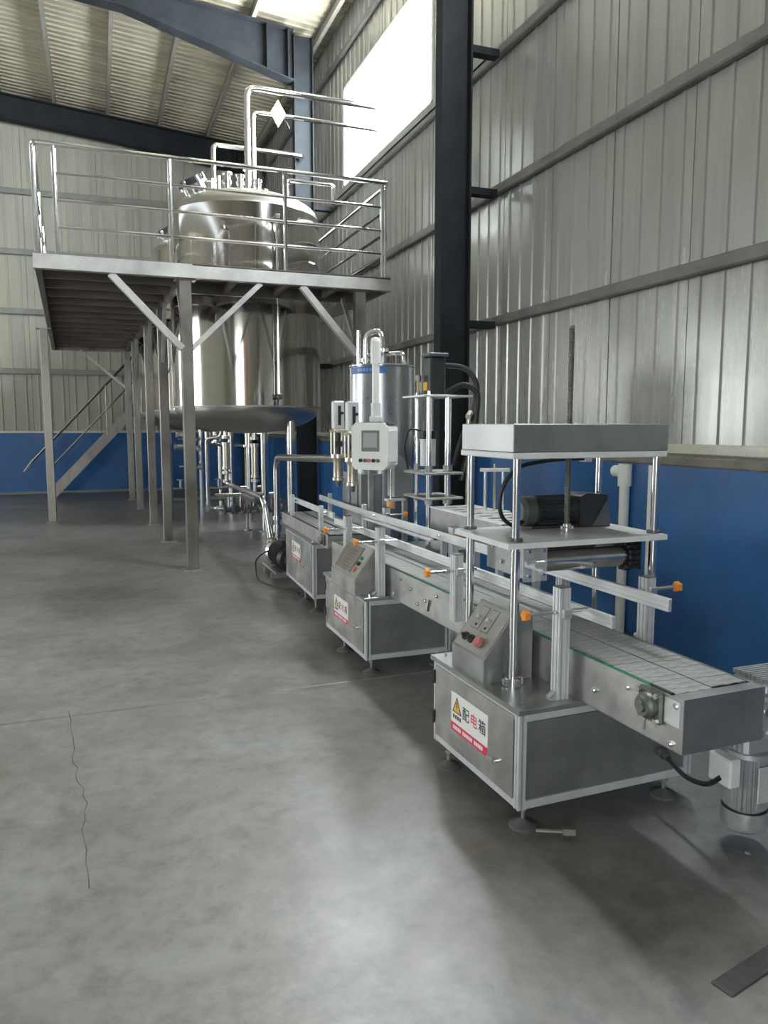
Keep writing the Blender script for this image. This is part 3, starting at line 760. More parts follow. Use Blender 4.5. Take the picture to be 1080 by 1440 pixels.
cab2 = cabinet('steel cabinet between the capping press cabinet and the furthest cabinet', 1.545, 2.14, 4.45, 5.36, .10, .505, 0,
               (4.80, 5.12, .245, .40), [(1.60, 4.50), (1.585, 5.03), (2.08, 4.52), (2.08, 5.28)], (4.60, .285))
cab3 = cabinet('smallest looking cabinet, beside the floor pump, with conveyor end on top', 1.665, 2.08, 6.16, 7.30, .12, .605, -.03,
               (6.62, 6.98, .36, .52), [(1.70, 6.22), (1.70, 6.62), (2.02, 6.24), (2.02, 7.2)], (6.38, .36), bolt_in=.008)
for xx in (1.60, 1.70): pass
tube_ = thing('steel_offcut', 'short metal tube lying at the front foot of the near cabinet', 'tube', (1.60, 2.44, 0))
part('tube', G().cyl((1.53, 2.40, .035), (1.62, 2.355, .035), .010, 10), 'bearing_steel', tube_)
part('end_nut', G().cyl((1.62, 2.355, .032), (1.665, 2.335, .032), .022, 6), 'bearing_steel', tube_)

def control_box(cab, x0, x1, y0, y1, z0, body, face, knobs):
    """sloped console bolted on the cabinet top: part of the cabinet"""
    za, zb_, xm = z0 + .10, z0 + .295, x0 + min(.15, (x1 - x0) * .8)
    poly = [(x0, z0), (x1, z0), (x1, zb_), (xm, zb_), (x0, za)]
    cb = part('control_box', G().prism(poly, y0, y1, 'y'), body, cab)
    dx, dz = xm - x0, zb_ - za; L = math.hypot(dx, dz); n = (-dz / L, dx / L)
    def P(u, y, h=0): return (x0 + dx * u + n[0] * h, y, za + dz * u + n[1] * h)
    def plate(u0, u1, ya, yb, h0, h1):
        g = G(); vs = [P(u, y, h) for h in (h0, h1) for u, y in ((u0, ya), (u1, ya), (u1, yb), (u0, yb))]
        return g._add(vs, [(0, 1, 2, 3), (4, 5, 6, 7), (0, 1, 5, 4), (1, 2, 6, 5), (2, 3, 7, 6), (3, 0, 4, 7)])
    part('face_plate', plate(.05, .96, y0 + .012, y1 - .012, 0, .003), face, cb)
    W = y1 - y0
    if knobs == 1:
        for (u, q) in ((.60, .42), (.60, .70)):
            part('gauge_frame', plate(u - .16, u + .30, y0 + W * (q - .11), y0 + W * (q + .11), .003, .004), 'motor_grey', cb)
            part('gauge_plate', plate(u - .148, u + .288, y0 + W * (q - .10), y0 + W * (q + .10), .004, .0048), face, cb)
            part('dial_knob', G().cyl(P(u + .06, y0 + W * q, .004), P(u + .06, y0 + W * q, .022), .013, 14, r2=.011), 'motor_silver', cb)
            part('indicator', G().cyl(P(u - .08, y0 + W * q, .004), P(u - .08, y0 + W * q, .008), .006, 10), 'motor_dark', cb)
        for q in (.76, .58):
            s_ = part('selector_switch', G().cyl(P(.24, y0 + W * q, .003), P(.24, y0 + W * q, .012), .020, 16), 'motor_dark', cb)
            part('selector_grip', G().cyl(P(.24, y0 + W * q, .012), P(.24, y0 + W * q, .03), .012, 8, r2=.008), 'motor_dark', s_)
        e = part('emergency_stop', G().cyl(P(.24, y0 + W * .30, .003), P(.24, y0 + W * .30, .014), .016, 14), 'motor_grey', cb)
        part('button_head', G().cyl(P(.24, y0 + W * .30, .014), P(.24, y0 + W * .30, .032), .026, 18, r2=.022), 'red_plastic', e)
    else:
        part('loose_sheet', plate(.12, .90, y0 + W * .28, y1 - W * .10, .006, .010), 'brown_sheet', cb)
        part('dial_knob', G().cyl(P(.45, y0 + W * .16, .003), P(.45, y0 + W * .16, .020), .014, 12), 'motor_dark', cb)
        part('dial_knob', G().cyl(P(.62, y0 + W * .16, .003), P(.62, y0 + W * .16, .020), .012, 12), 'label_green', cb)
        part('button_head', G().cyl(P(.26, y0 + W * .18, .003), P(.26, y0 + W * .18, .02), .016, 12), 'red_plastic', cb)
        for k in range(6): part('print_line', plate(.22 + .1 * k, .25 + .1 * k, y0 + W * .42, y0 + W * (.62 + .05 * (k % 3)), .010, .0104), 'motor_grey', cb)
    return cb
control_box(cab1, 1.490, 1.728, 2.755, 3.045, .5105, 'sheet_steel', 'panel_face', 1)
control_box(cab2, 1.500, 1.672, 4.53, 5.055, .5105, 'dull_steel', 'panel_face', 2)

# ------------------------------------------------------------------ main conveyor
cv = thing('slat_conveyor', 'long twin-lane slat conveyor running under the capping press', 'conveyor', (1.765, 1.90, .51), TH)
CX0, CX1, CY0, CY1, CZ0, CZ1 = 1.765, 2.125, 1.90, 5.62, .512, .700
def plates(x, s):
    return G().box(x, x + s * .004, CY0, CY1, CZ0, CZ1).box(x, x + s * .025, CY0 + .004, CY1, CZ0, CZ0 + .004)
part('side_plate', plates(CX0, 1), 'brushed_steel', cv)
part('side_plate', plates(CX1, -1), 'brushed_steel', cv)
part('end_plate', G().box(CX0 + .004, CX1 - .004, CY0 + .0005, CY0 + .004, CZ0, CZ1 + .002).box(CX0 + .004, CX1 - .004, CY0 + .004, CY0 + .055, CZ1 - .001, CZ1 + .002), 'sheet_steel', cv)
part('end_plate', G().box(CX0 + .004, CX1 - .004, CY1 - .004, CY1, CZ0, CZ1 + .002), 'sheet_steel', cv)
part('wear_strip', G().box(CX0 + .003, CX0 + .011, CY0 + .16, CY1 - .02, CZ1 - .004, CZ1 + .004), 'green_strip', cv, 'thin green wear strip')
part('belt_bed', G().box(CX0 + .012, CX1 - .012, CY0 + .07, CY1 - .05, CZ1 - .05, CZ1 - .006), 'motor_dark', cv)
# hinged slats of the two lanes
SP = .0412; LW_ = .161
def slat():
    n = 5; hw = LW_ / 2; p = []
    # interlocking knuckles along both long edges
    xs_ = [-hw + LW_ * i / n for i in range(n + 1)]
    a = .0197; k = .0024
    for i in range(n):
        yv = -a + (k if i % 2 else -k * .4)
        p += [(xs_[i] + .0015, yv), (xs_[i + 1] - .0015, yv)]
    for i in reversed(range(n)):
        yv = a + (k * 1.0 if i % 2 else -k * .4)
        p += [(xs_[i + 1] - .0015, yv), (xs_[i] + .0015, yv)]
    return G().prism(p, -.004, 0, 'z').mesh('belt_slat')
sm = slat(); oo = cv['off']
lane = [CX0 + .013 + LW_ / 2 + .003, CX1 - .013 - LW_ / 2 - .003]
for li, lx in enumerate(lane):
    yv = CY0 + (.075 if li == 0 else .09)
    while yv < CY1 - .06:
        obj('slat', sm, cv, (lx - oo[0], yv - oo[1], CZ1 + .003 + random.uniform(-.0006, .0006) - oo[2])); yv += SP
part('edge_guard', G().prism([(CY0 + .05, CZ1 - .012), (CY0 + .17, CZ1 + .006), (CY0 + .06, CZ1 + .006)], CX0 + .001, CX0 + .014, 'x'), 'cable_black', cv)
# bolts along the side
bolt = G().cyl((0, 0, 0), (-.008, 0, 0), .012, 6).cyl((-.008, 0, 0), (-.012, 0, 0), .007, 10)
spread('bolt', bolt, 'chrome', cv, [(CX0, yb_, zb_) for yb_, zb_ in ((1.93, .672), (1.95, .535), (2.17, .66), (2.36, .585), (3.55, .60), (3.75, .66), (4.0, .56), (4.1, .63), (4.25, .66), (4.35, .55), (3.9, .60))])
part('tension_clip', G().bar((CX0 - .004, 3.86, .55), (CX0 - .008, 3.83, .62), .008, .006), 'motor_grey', cv)
# flange bearing
by, bz = 2.045, .640
bh = part('flange_bearing', G().box(CX0 - .018, CX0, by - .058, by + .058, bz - .058, bz + .058, .008), 'bearing_steel', cv)
part('bearing_boss', G().lathe([(.046, -.018), (.044, -.036), (.034, -.046), (.034, -.050), (.020, -.050), (.020, -.060), (0, -.060)], (CX0, by, bz), 24, 'x'), 'bearing_steel', bh)
for sy in (-1, 1):
    for sz in (-1, 1): part('bolt', G().cyl((CX0 - .018, by + sy * .044, bz + sz * .044), (CX0 - .032, by + sy * .044, bz + sz * .044), .010, 6), 'chrome', bh)
part('grease_nipple', G().cyl((CX0 - .03, by, bz - .046), (CX0 - .036, by - .004, bz - .085), .005, 8), 'chrome', bh)
part('adjuster_plate', G().box(CX0 - .003, CX0, 1.915, 1.985, .60, .688), 'aluminium', cv)

# guide posts and guide rails (held by the conveyor)
def t_slot(x0, x1, y0, y1, z0, z1, groove='z'):
    g = G(); w = .007
    return g.box(x0, x1, y0, y1, z0, z1, .003)
def guide_post(x, y, z0, z1, side, knob_z, rail_x, w=.05, knob=True, reach=.165):
    p = part('guide_post', slotted(x - w / 2, x + w / 2, y - w / 2, y + w / 2, z0, z1, 2), 'aluminium', cv)
    part('end_cap', G().box(x - w / 2, x + w / 2, y - w / 2, y + w / 2, z1, z1 + .004, .001), 'motor_grey', p)
    if z0 < .6: part('foot_bracket', G().prism([(x - .05, z0), (x - w / 2, z0), (x - w / 2, z0 + .028)], y - .018, y + .018, 'y').cyl((x - .055, y, z0 + .012), (x - .03, y, z0 + .03), .009, 8), 'motor_silver', p)
    xk = x - side * reach
    rod = part('rod', G().cyl((xk, y, knob_z), (rail_x, y, knob_z), .0085, 12), 'chrome', p)
    part('clamp_block', G().box(x - .02, x + .02, y - .045, y - w / 2, knob_z - .02, knob_z + .02, .004), 'motor_silver', p)
    if knob:
        kg = G().cyl((xk - .012, y, knob_z), (xk + .012, y, knob_z), .016, 12)
        for k in range(5):
            a = k * 2 * PI / 5; kg.cyl((xk - .011, y + .015 * math.cos(a), knob_z + .015 * math.sin(a)), (xk + .011, y + .015 * math.cos(a), knob_z + .015 * math.sin(a)), .008, 8)
        part('star_knob', kg, 'orange_plastic', p, 'orange star knob')
guide_post(1.705, 2.505, .512, .965, 1, .866, 1.83)
guide_post(1.715, 3.42, .605, .950, 1, .866, 1.83)
guide_post(1.715, 4.475, .512, .955, 1, .866, 1.83)
guide_post(1.715, 5.10, .512, .960, 1, .866, 1.83)
guide_post(2.175, 2.56, .60, .960, -1, .905, 2.085)
guide_post(2.175, 3.16, .60, .960, -1, .90, 2.06)
guide_post(2.175, 4.35, .60, .950, -1, .90, 2.06, reach=.040)
guide_post(2.175, 5.50, .60, .960, -1, .90, 2.06)
def guide_rail(x, y0, y1, z, h=.048):
    r = part('guide_rail', G().box(x - .010, x + .010, y0, y1, z - h / 2, z - h / 2 + .017, .002).box(x - .010, x + .010, y0, y1, z + h / 2 - .017, z + h / 2, .002)
             .box(x - .007, x + .007, y0, y1, z - h / 2 + .005, z + h / 2 - .005), 'aluminium', cv)
    return r
guide_rail(1.835, 2.35, 5.75, .846)
guide_rail(2.09, 2.33, 5.75, .895, .052)
part('guide_rail', G().cyl((2.07, 4.45, .855), (2.07, 5.7, .855), .014, 12), 'aluminium', cv)

# far conveyor section on the third cabinet
cv2 = thing('slat_conveyor', 'short conveyor section on top of the furthest cabinet', 'conveyor', (1.69, 5.95, .61), -.02)
F0, F1 = 5.78, 7.55
part('side_plate', G().box(1.69, 1.696, F0, F1, .612, .725).box(1.696, 1.72, F0, F1, .612, .618), 'dull_steel', cv2)
part('side_plate', G().box(2.10, 2.106, F0, F1, .612, .725), 'dull_steel', cv2)
part('end_plate', G().box(1.697, 2.099, F0, F0 + .006, .612, .715), 'dull_steel', cv2)
part('belt_bed', G().box(1.70, 2.096, F0 + .05, F1, .66, .716), 'motor_dark', cv2)
o2 = cv2['off']
for lx in (1.80, 1.99):
    yv = F0 + .07
    while yv < F1 - .03:
        obj('slat', sm, cv2, (lx - o2[0], yv - o2[1], .722 - o2[2])); yv += SP
fb = part('flange_bearing', G().box(1.672, 1.69, 5.85, 5.96, .625, .715, .008), 'bearing_steel', cv2)
part('bearing_boss', G().lathe([(.036, -.018), (.034, -.036), (.02, -.046), (0, -.046)], (1.69, 5.905, .67), 18, 'x'), 'bearing_steel', fb)
part('guide_rail', G().box(1.765, 1.785, 5.9, 7.4, .84, .89, .003), 'aluminium', cv2)
part('guide_rail', G().box(2.04, 2.06, 5.9, 7.4, .85, .90, .003), 'aluminium', cv2)
for xx in (1.72, 2.10):
    for yy in (6.1, 7.2): part('guide_post', G().box(xx - .018, xx + .018, yy - .018, yy + .018, .70, .93, .002), 'aluminium', cv2)
    for yy in (6.1, 7.2): part('rod', G().cyl((xx, yy, .87), (1.775 if xx < 1.9 else 2.05, yy, .87), .008, 8), 'chrome', cv2)

# gear motor on the drive shaft
gm = thing('gear_motor', 'silver finned gear motor hanging beside the conveyor end', 'motor', (2.22, 2.06, 0), 0)
mx, my = 2.265, 2.10
part('gearbox', G().box(mx - .085, mx + .085, my - .075, my + .085, .385, .60, .012), 'motor_silver', gm)
gt = part('gearbox_head', G().box(2.27, 2.47, my - .06, my + .10, .60, .648, .012), 'motor_silver', gm)
for k in range(9): part('cooling_fin', G().box(2.27, 2.47, my - .055 + k * .018, my - .048 + k * .018, .648, .664), 'motor_silver', gt)
for k in range(6): part('cooling_fin', G().box(mx - .097, mx - .085, my - .06 + k * .024, my - .050 + k * .024, .40, .59), 'motor_silver', gm)
for (dx, dz) in ((-.03, .47), (.03, .46), (0, .55)):
    part('bolt', G().cyl((mx + dx, my - .075, dz), (mx + dx, my - .085, dz), .017, 12), 'chrome', gm)
part('flange', G().cyl((mx, my, .365), (mx, my, .385), .088, 28), 'motor_silver', gm)
mb = part('motor_body', G().cyl((mx, my, .150), (mx, my, .365), .066, 28), 'motor_silver', gm)
for k in range(26):
    a = 2 * PI * k / 26; c_, s_ = math.cos(a), math.sin(a)
    part('cooling_fin', G().bar((mx + .073 * c_, my + .073 * s_, .158), (mx + .073 * c_, my + .073 * s_, .360), .0045 if abs(s_) < .7 else .018, .018 if abs(s_) < .7 else .0045), 'motor_silver', mb)
part('name_plate', G().box(mx - .030, mx + .030, my - .088, my - .082, .20, .34, .002), 'aluminium', mb)
part('fan_cowl', G().lathe([(.083, .150), (.085, .10), (.080, .078), (.062, .064), (0, .064)], (mx, my, 0), 28), 'motor_silver', gm)
part('terminal_box', G().box(mx - .135, mx - .082, my - .055, my + .055, .26, .37, .006), 'white_board', gm)
part('output_shaft', G().cyl((2.13, my, .57), (2.20, my, .57), .02, 14), 'chrome', gm)
part('mounting_bracket', G().box(2.112, 2.182, my - .05, my + .05, .515, .60), 'dull_steel', gm)
cb_ = thing('motor_cable', 'black cable from the near cabinet side panel to the gear motor', 'cable', (2.2, 2.45, .2))
part('cable', G().tube([(2.17, 2.46, .235), (2.16, 2.40, .225), (2.14, 2.27, .20), (2.13, 2.15, .23), (2.133, 2.09, .29)], .010, 10, .1), 'cable_black', cb_)
part('cable_gland', G().cyl((2.17, 2.452, .235), (2.165, 2.425, .23), .024, 12).cyl((2.165, 2.425, .23), (2.16, 2.40, .227), .016, 10), 'motor_grey', cb_)

# ------------------------------------------------------------------ capping press
cp = thing('capping_press', 'four-post capping press with steel hood, threaded spindle and dark motor', 'press', (1.59, 2.70, .511), 0.0)
FX0, FX1, FY0, FY1 = 1.592, 2.292, 2.70, 3.108
for (x, y) in ((FX0, FY0), (FX0, FY1), (FX1, FY0), (FX1, FY1)):
    p = part('post', G().cyl((x, y, .512), (x, y, 1.464), .0165, 18), 'chrome', cp)
    part('lower_sleeve', G().cyl((x, y, .80 if x > 2 else .55), (x, y, 1.085), .0195, 18), 'chrome', p)
    part('post_clamp', G().cyl((x, y, .512), (x, y, .547), .034, 18).box(x - .045, x + .045, y - .014, y + .014, 0.514, .544, .003).box(x - .014, x + .014, y - .045, y + .045, 0.514, .544, .003), 'chrome', p)
    part('collar', G().cyl((x, y, 1.1255), (x, y, 1.138), .030, 16), 'motor_grey', p)
hood = part('hood', G().box(1.553, 2.322, 2.665, 3.126, 1.490, 1.606, .003), 'sheet_steel', cp, 'plain brushed steel hood')
part('top_plate', G().box(1.548, 2.315, 2.658, 3.130, 1.464, 1.4895, .004), 'white_board', cp)
part('middle_plate', G().box(1.528, 2.318, 2.645, 3.132, 1.100, 1.125, .003), 'pale_board', cp)
part('plate_edge', G().box(1.5265, 2.3195, 2.6435, 2.6445, 1.101, 1.124).box(1.5265, 1.5275, 2.6445, 3.132, 1.101, 1.124), 'white_board', cp)
sx, sy_ = 1.966, 2.89
sp_ = G().cyl((sx, sy_, 1.06), (sx, sy_, 2.035), .0115, 14)
ns = 118
for k in range(ns):
    z = 1.15 + k * (2.03 - 1.15) / ns
    sp_.lathe([(.0115, z), (.0150, z + .0022), (.0115, z + .0044)], (sx, sy_, 0), 12)
part('spindle', sp_, 'bearing_steel', cp, 'threaded steel spindle')
nut = part('spindle_nut', G().cyl((sx, sy_, 1.1255), (sx, sy_, 1.140), .034, 20).cyl((sx, sy_, 1.140), (sx, sy_, 1.160), .020, 16), 'chrome', cp)
for k in range(6):
    a = k * PI / 3; part('bolt', G().cyl((sx + .027 * math.cos(a), sy_ + .027 * math.sin(a), 1.140), (sx + .027 * math.cos(a), sy_ + .027 * math.sin(a), 1.150), .007, 6), 'chrome', nut)
# dark gear motor lying on the middle plate
mo = part('motor_housing', G().lathe([(0, 1.80), (.050, 1.80), (.066, 1.815), (.068, 1.88), (.060, 1.885), (.060, 2.06), (.068, 2.065), (.068, 2.085), (0, 2.085)], (0, 3.03, 1.205), 26, 'x'), 'motor_dark', cp)
for k in range(18):
    a = 2 * PI * k / 18; part('cooling_fin', G().bar((1.89, 3.03 + .065 * math.cos(a), 1.205 + .065 * math.sin(a)), (2.055, 3.03 + .065 * math.cos(a), 1.205 + .065 * math.sin(a)), .005 if abs(math.cos(a)) < .7 else .014, .014 if abs(math.cos(a)) < .7 else .005), 'motor_dark', mo)
part('fan_cowl', G().lathe([(0, 1.795), (.052, 1.795), (.070, 1.812), (.070, 1.862), (.062, 1.864)], (0, 3.03, 1.205), 26, 'x'), 'motor_grey', mo)
gx = part('gearbox', G().prism([(2.086, 1.126), (2.255, 1.126), (2.235, 1.275), (2.12, 1.285), (2.086, 1.27)], 2.96, 3.10, 'y'), 'motor_dark', cp)
part('gearbox_cover', G().prism([(2.15, 1.13), (2.25, 1.13), (2.232, 1.255)], 2.952, 2.96, 'y'), 'motor_grey', gx)
part('mounting_foot', G().box(1.84, 2.26, 2.98, 3.08, 1.1255, 1.138), 'motor_dark', cp)
part('motor_cable', G().tube([(1.82, 3.0, 1.17), (1.74, 2.98, 1.14), (1.66, 2.96, 1.20), (1.655, 2.95, 1.32), (1.74, 2.95, 1.42), (1.95, 2.96, 1.448), (2.14, 3.00, 1.445)], .0095, 10, .1), 'cable_black', cp)
part('cable_clip', G().box(2.12, 2.16, 2.98, 3.03, 1.43, 1.464, .003), 'white_board', cp)
# clamping head below the middle plate
hd = part('clamp_housing', G().box(1.655, 1.661, 2.74, 3.06, .955, 1.095).box(1.661, 1.75, 2.92, 2.926, .955, 1.095), 'sheet_steel', cp)
part('guard_plate', G().box(1.64, 1.755, 2.715, 2.719, .945, 1.092), 'clear_acrylic', hd)
for (x, z) in ((1.665, .97), (1.735, .975), (1.665, 1.075), (1.735, 1.075)): part('bolt', G().cyl((x, 2.715, z), (x, 2.705, z), .007, 8), 'chrome', hd)
for (y, z) in ((2.80, 1.05), (2.92, 1.0), (3.0, 1.06)): part('bolt', G().cyl((1.655, y, z), (1.645, y, z), .009, 8), 'chrome', hd)
rl = part('roller', G().cyl((1.755, 2.775, 1.018), (2.175, 2.775, 1.018), .046, 28), 'pipe_steel', cp)
part('roller_shaft', G().cyl((1.70, 2.775, 1.018), (2.26, 2.775, 1.018), .014, 12), 'chrome', rl)
sk = part('sprocket', G().cyl((2.185, 2.775, 1.018), (2.195, 2.775, 1.018), .058, 20).cyl((2.215, 2.775, 1.018), (2.225, 2.775, 1.018), .058, 20), 'cable_black', rl)
for k in range(14):
    a = 2 * PI * k / 14; part('chain_link', G().box(2.180, 2.232, 2.775 + .058 * math.cos(a) - .009, 2.775 + .058 * math.cos(a) + .009, 1.018 + .058 * math.sin(a) - .009, 1.018 + .058 * math.sin(a) + .009, .003), 'cable_black', sk)
part('rear_roller', G().cyl((1.755, 3.0, 1.02), (2.175, 3.0, 1.02), .046, 24), 'dull_steel', cp)
part('head_frame', G().box(1.70, 2.27, 2.80, 3.05, 1.070, 1.098).box(2.255, 2.262, 2.74, 3.06, .955, 1.098), 'motor_dark', cp)

# ------------------------------------------------------------------ filling machine
fm = thing('filling_hopper', 'tall grey steel hopper cylinder with blue strip label', 'hopper', (2.46, 6.62, 0))
hx, hy, hr = 2.46, 6.62, .295
part('cylinder', G().lathe([(0, .45), (hr - .01, .45), (hr, .46), (hr, 2.12), (hr + .008, 2.125), (hr + .008, 2.14), (hr - .02, 2.145), (0, 2.16)], (hx, hy, 0), 64), 'hopper_steel', fm)
BX0, BX1, BY0, BY1, BZ0, BZ1 = 2.135, 2.32, 6.26, 6.80, .10, 1.17
bg = G().box(BX0 + .085, BX1, BY0 + .004, BY1 - .004, BZ0 + .01, BZ1 - .01)
bg.box(BX0, BX1, BY0, BY0 + .004, BZ0, BZ1).box(BX0, BX1, BY1 - .004, BY1, BZ0, BZ1).box(BX0, BX1, BY0 + .004, BY1 - .004, BZ1 - .004, BZ1).box(BX0, BX1, BY0 + .004, BY1 - .004, BZ0, BZ0 + .004)
fz = [(BY0 + .004, 6.34), (6.37, 6.56), (6.59, BY1 - .004)]
for a, b_ in fz: bg.box(BX0, BX0 + .004, a, b_, BZ0 + .004, BZ1 - .004)
for a, b_, v0, v1 in ((6.34, 6.37, .82, 1.12), (6.56, 6.59, .86, 1.10)):
    bg.box(BX0, BX0 + .004, a, b_, BZ0 + .004, v0); bg.box(BX0, BX0 + .004, a, b_, v1, BZ1 - .004)
base = part('base_cabinet', bg, 'sheet_steel', fm)      # two open upright vents in its front
for sx_ in (-1, 1):
    for sy2 in (-1, 1): part('leg', G().cyl((hx + sx_ * .18, hy + sy2 * .18, 0), (hx + sx_ * .18, hy + sy2 * .18, .46), .025, 10), 'dull_steel', fm)
# curved blue label
def curved(a0, a1, z0, z1, r0, r1, n=14):
    g = G(); vs = []
    for i in range(n + 1):
        a = a0 + (a1 - a0) * i / n
        for r, z in ((r0, z0), (r1, z0), (r1, z1), (r0, z1)): vs.append((hx + r * math.cos(a), hy + r * math.sin(a), z))
    fs = [(0, 1, 2, 3), tuple(range(4 * n, 4 * n + 4))]
    for i in range(n):
        for j in range(4): fs.append((4 * i + j, 4 * i + (j + 1) % 4, 4 * i + 4 + (j + 1) % 4, 4 * i + 4 + j))
    return g._add(vs, fs)
lb = part('blue_label', curved(math.radians(183), math.radians(258), 2.055, 2.118, hr, hr + .002), 'blue_label', fm, 'blue printed strip label near the rim')
for k in range(7): part('label_mark', curved(math.radians(204 + k * 6), math.radians(208 + k * 6), 2.075, 2.10, hr + .002, hr + .003, 2), 'blue_label_text', lb)
part('inlet_pipe', G().tube([(2.34, 6.72, 2.14), (2.34, 6.72, 2.44), (2.46, 6.62, 2.46), (2.46, 6.55, 2.15)], .026, 12, .07), 'chrome', fm)
part('inlet_clamp', G().cyl((2.34, 6.72, 2.18), (2.34, 6.72, 2.21), .045, 14).cyl((2.46, 6.56, 2.26), (2.46, 6.56, 2.29), .042, 14), 'chrome', fm)
part('cross_pipe', G().tube([(2.34, 6.72, 2.24), (2.46, 6.60, 2.24), (2.60, 6.45, 2.25), (2.62, 6.43, 2.14)], .02, 10, .04), 'chrome', fm)
part('side_post', G().cyl((2.29, 6.77, 2.13), (2.29, 6.77, 2.47), .022, 12), 'pipe_steel', fm)

# touch screen on a white arm
ts = thing('control_screen', 'white touch screen box hanging from a white arm', 'screen', (1.84, 4.95, 1.30))
R_ = Matrix.Translation((1.78, 4.98, 1.455)) @ Matrix.Rotation(math.radians(-47), 4, 'Z')
def loc_part(name, g, m, parent, label=None):
    g.v = [tuple(R_ @ Vector(p)) for p in g.v]
    return part(name, g, m, parent, label)
W2, H2 = .135, .158
c_ = .03
poly = [(-W2 + c_, -H2), (W2 - c_, -H2), (W2, -H2 + c_), (W2, H2 - c_), (W2 - c_, H2), (-W2 + c_, H2), (-W2, H2 - c_), (-W2, -H2 + c_)]
bxs = loc_part('housing', G().prism(poly, -.02, .13, 'y'), 'white_plastic', ts)
loc_part('front_bezel', G().prism([(a * 1.03, b_ * 1.03) for a, b_ in poly], -.045, -.02, 'y'), 'white_plastic', ts)
for sx_ in (-1, 1): loc_part('side_rail', G().box(sx_ * W2 - .012, sx_ * W2 + .012, -.03, .10, -.11, .11, .004), 'white_board', ts)
sc_ = loc_part('screen_surround', G().box(-.060, .078, -.049, -.045, -.035, .110, .002), 'screen_frame', ts)
loc_part('screen', G().box(-.044, .062, -.0505, -.049, -.008, .092), 'screen_grey', ts, 'blank grey touch panel')
for k, (cx_, mm) in enumerate(((-.065, 'motor_dark'), (-.03, 'bearing_steel'), (.0, 'red_plastic'), (.035, 'motor_dark'), (.07, 'bearing_steel'))):
    loc_part('push_button', G().cyl((cx_, -.045, -.098), (cx_, -.058, -.098), .013, 14), mm, ts)
loc_part('top_cap', G().box(-.10, W2, -.02, .13, H2 - .006, H2 + .008, .003), 'motor_grey', ts)
loc_part('arm_socket', G().box(-.035, .035, .02, .09, H2 + .008, H2 + .05, .005).cyl((0, .055, H2 + .05), (0, .055, H2 + .14), .034, 16), 'white_board', ts)
loc_part('arm_tube', G().cyl((0, .055, H2 + .14), (0, .055, H2 + .42), .026, 16), 'white_plastic', ts)
loc_part('arm_elbow', G().cyl((0, .055, H2 + .41), (0, .055, H2 + .56), .036, 16).lathe([(.036, H2 + .56), (.028, H2 + .585), (0, H2 + .592)], (0, .055, 0), 16), 'white_plastic', ts)
e0 = R_ @ Vector((0, .055, H2 + .50))
part('arm_tube', G().tube([tuple(e0), (2.38, 6.42, e0.z + .13), (2.40, 6.46, e0.z + .12), (2.40, 6.48, 2.14)], .022, 12, .05), 'white_plastic', ts)

# filling cylinders
def fill_cyl(x, y, zt, label):
    t = thing('filling_cylinder', label, 'cylinder', (x, y, zt - .66), 0, None)
    part('air_cylinder', G().box(x - .045, x + .045, y - .045, y + .045, zt - .235, zt, .010), 'aluminium', t)
    part('air_port', G().box(x - .012, x + .012, y - .052, y - .045, zt - .20, zt - .04).cyl((x + .02, y - .045, zt - .10), (x + .02, y - .065, zt - .10), .012, 8), 'motor_dark', t)
    part('tie_plate', G().box(x - .058, x + .058, y - .058, y + .058, zt - .26, zt - .236, .004), 'brassy_steel', t)
    for sx_ in (-1, 1):
        for sy2 in (-1, 1): part('tie_rod', G().cyl((x + sx_ * .046, y + sy2 * .046, zt - .26), (x + sx_ * .046, y + sy2 * .046, zt - .44), .009, 10), 'brassy_steel', t)
    part('piston', G().cyl((x, y, zt - .26), (x, y, zt - .44), .022, 12).box(x - .03, x + .03, y - .03, y + .03, zt - .38, zt - .33, .005), 'motor_dark', t)
    part('flange', G().cyl((x, y, zt - .44), (x, y, zt - .47), .062, 20), 'brassy_steel', t)
    part('chamber', G().lathe([(0, zt - .47), (.055, zt - .47), (.042, zt - .50), (.042, zt - .63), (.050, zt - .635), (.050, zt - .66), (0, zt - .66)], (x, y, 0), 22), 'brassy_steel', t)
    part('spout', G().cyl((x, y, zt - .66), (x, y, zt - .71), .024, 14, r2=.018), 'motor_grey', t)
    return t
fill_cyl(1.87, 6.08, 1.80, 'filling cylinder joined to the level pipe from the pump')
fill_cyl(1.87, 5.70, 1.785, 'filling cylinder right beside the white touch screen')
t = thing('nozzle_beam', 'horizontal steel beam carrying the filling cylinders', 'beam', (1.98, 5.8, 1.3))
part('beam', G().box(1.925, 1.965, 5.40, 6.25, 1.30, 1.36, .004), 'dull_steel', t)
part('beam_arm', G().box(1.965, 2.20, 6.40 - .25, 6.44 - .25, 1.31, 1.35, .003), 'dull_steel', t)
part('upright', G().box(2.17, 2.21, 6.15, 6.19, 0, 1.36, .003), 'dull_steel', t)

# chute with amber tipped nozzle
t = thing('cap_chute', 'grey sloped chute with an amber tipped nozzle', 'chute', (2.20, 5.45, .9))
part('chute_body', G().prism([(2.19, 1.36), (2.25, 1.36), (2.35, 1.24), (2.35, 1.03), (2.19, 1.03)], 5.60, 5.76, 'y'), 'sheet_steel', t)
part('nozzle_rod', G().cyl((2.15, 5.58, 1.36), (2.15, 5.58, 1.01), .006, 8), 'chrome', t)
part('nozzle_plate', G().box(2.11, 2.26, 5.54, 5.62, 1.005, 1.02), 'aluminium', t)
part('nozzle_tip', G().cyl((2.15, 5.58, .945), (2.15, 5.58, 1.005), .034, 18), 'amber_plastic', t, 'amber plastic nozzle tip')
part('support', G().box(2.29, 2.33, 5.66, 5.70, 0, 1.03, .003), 'dull_steel', t)

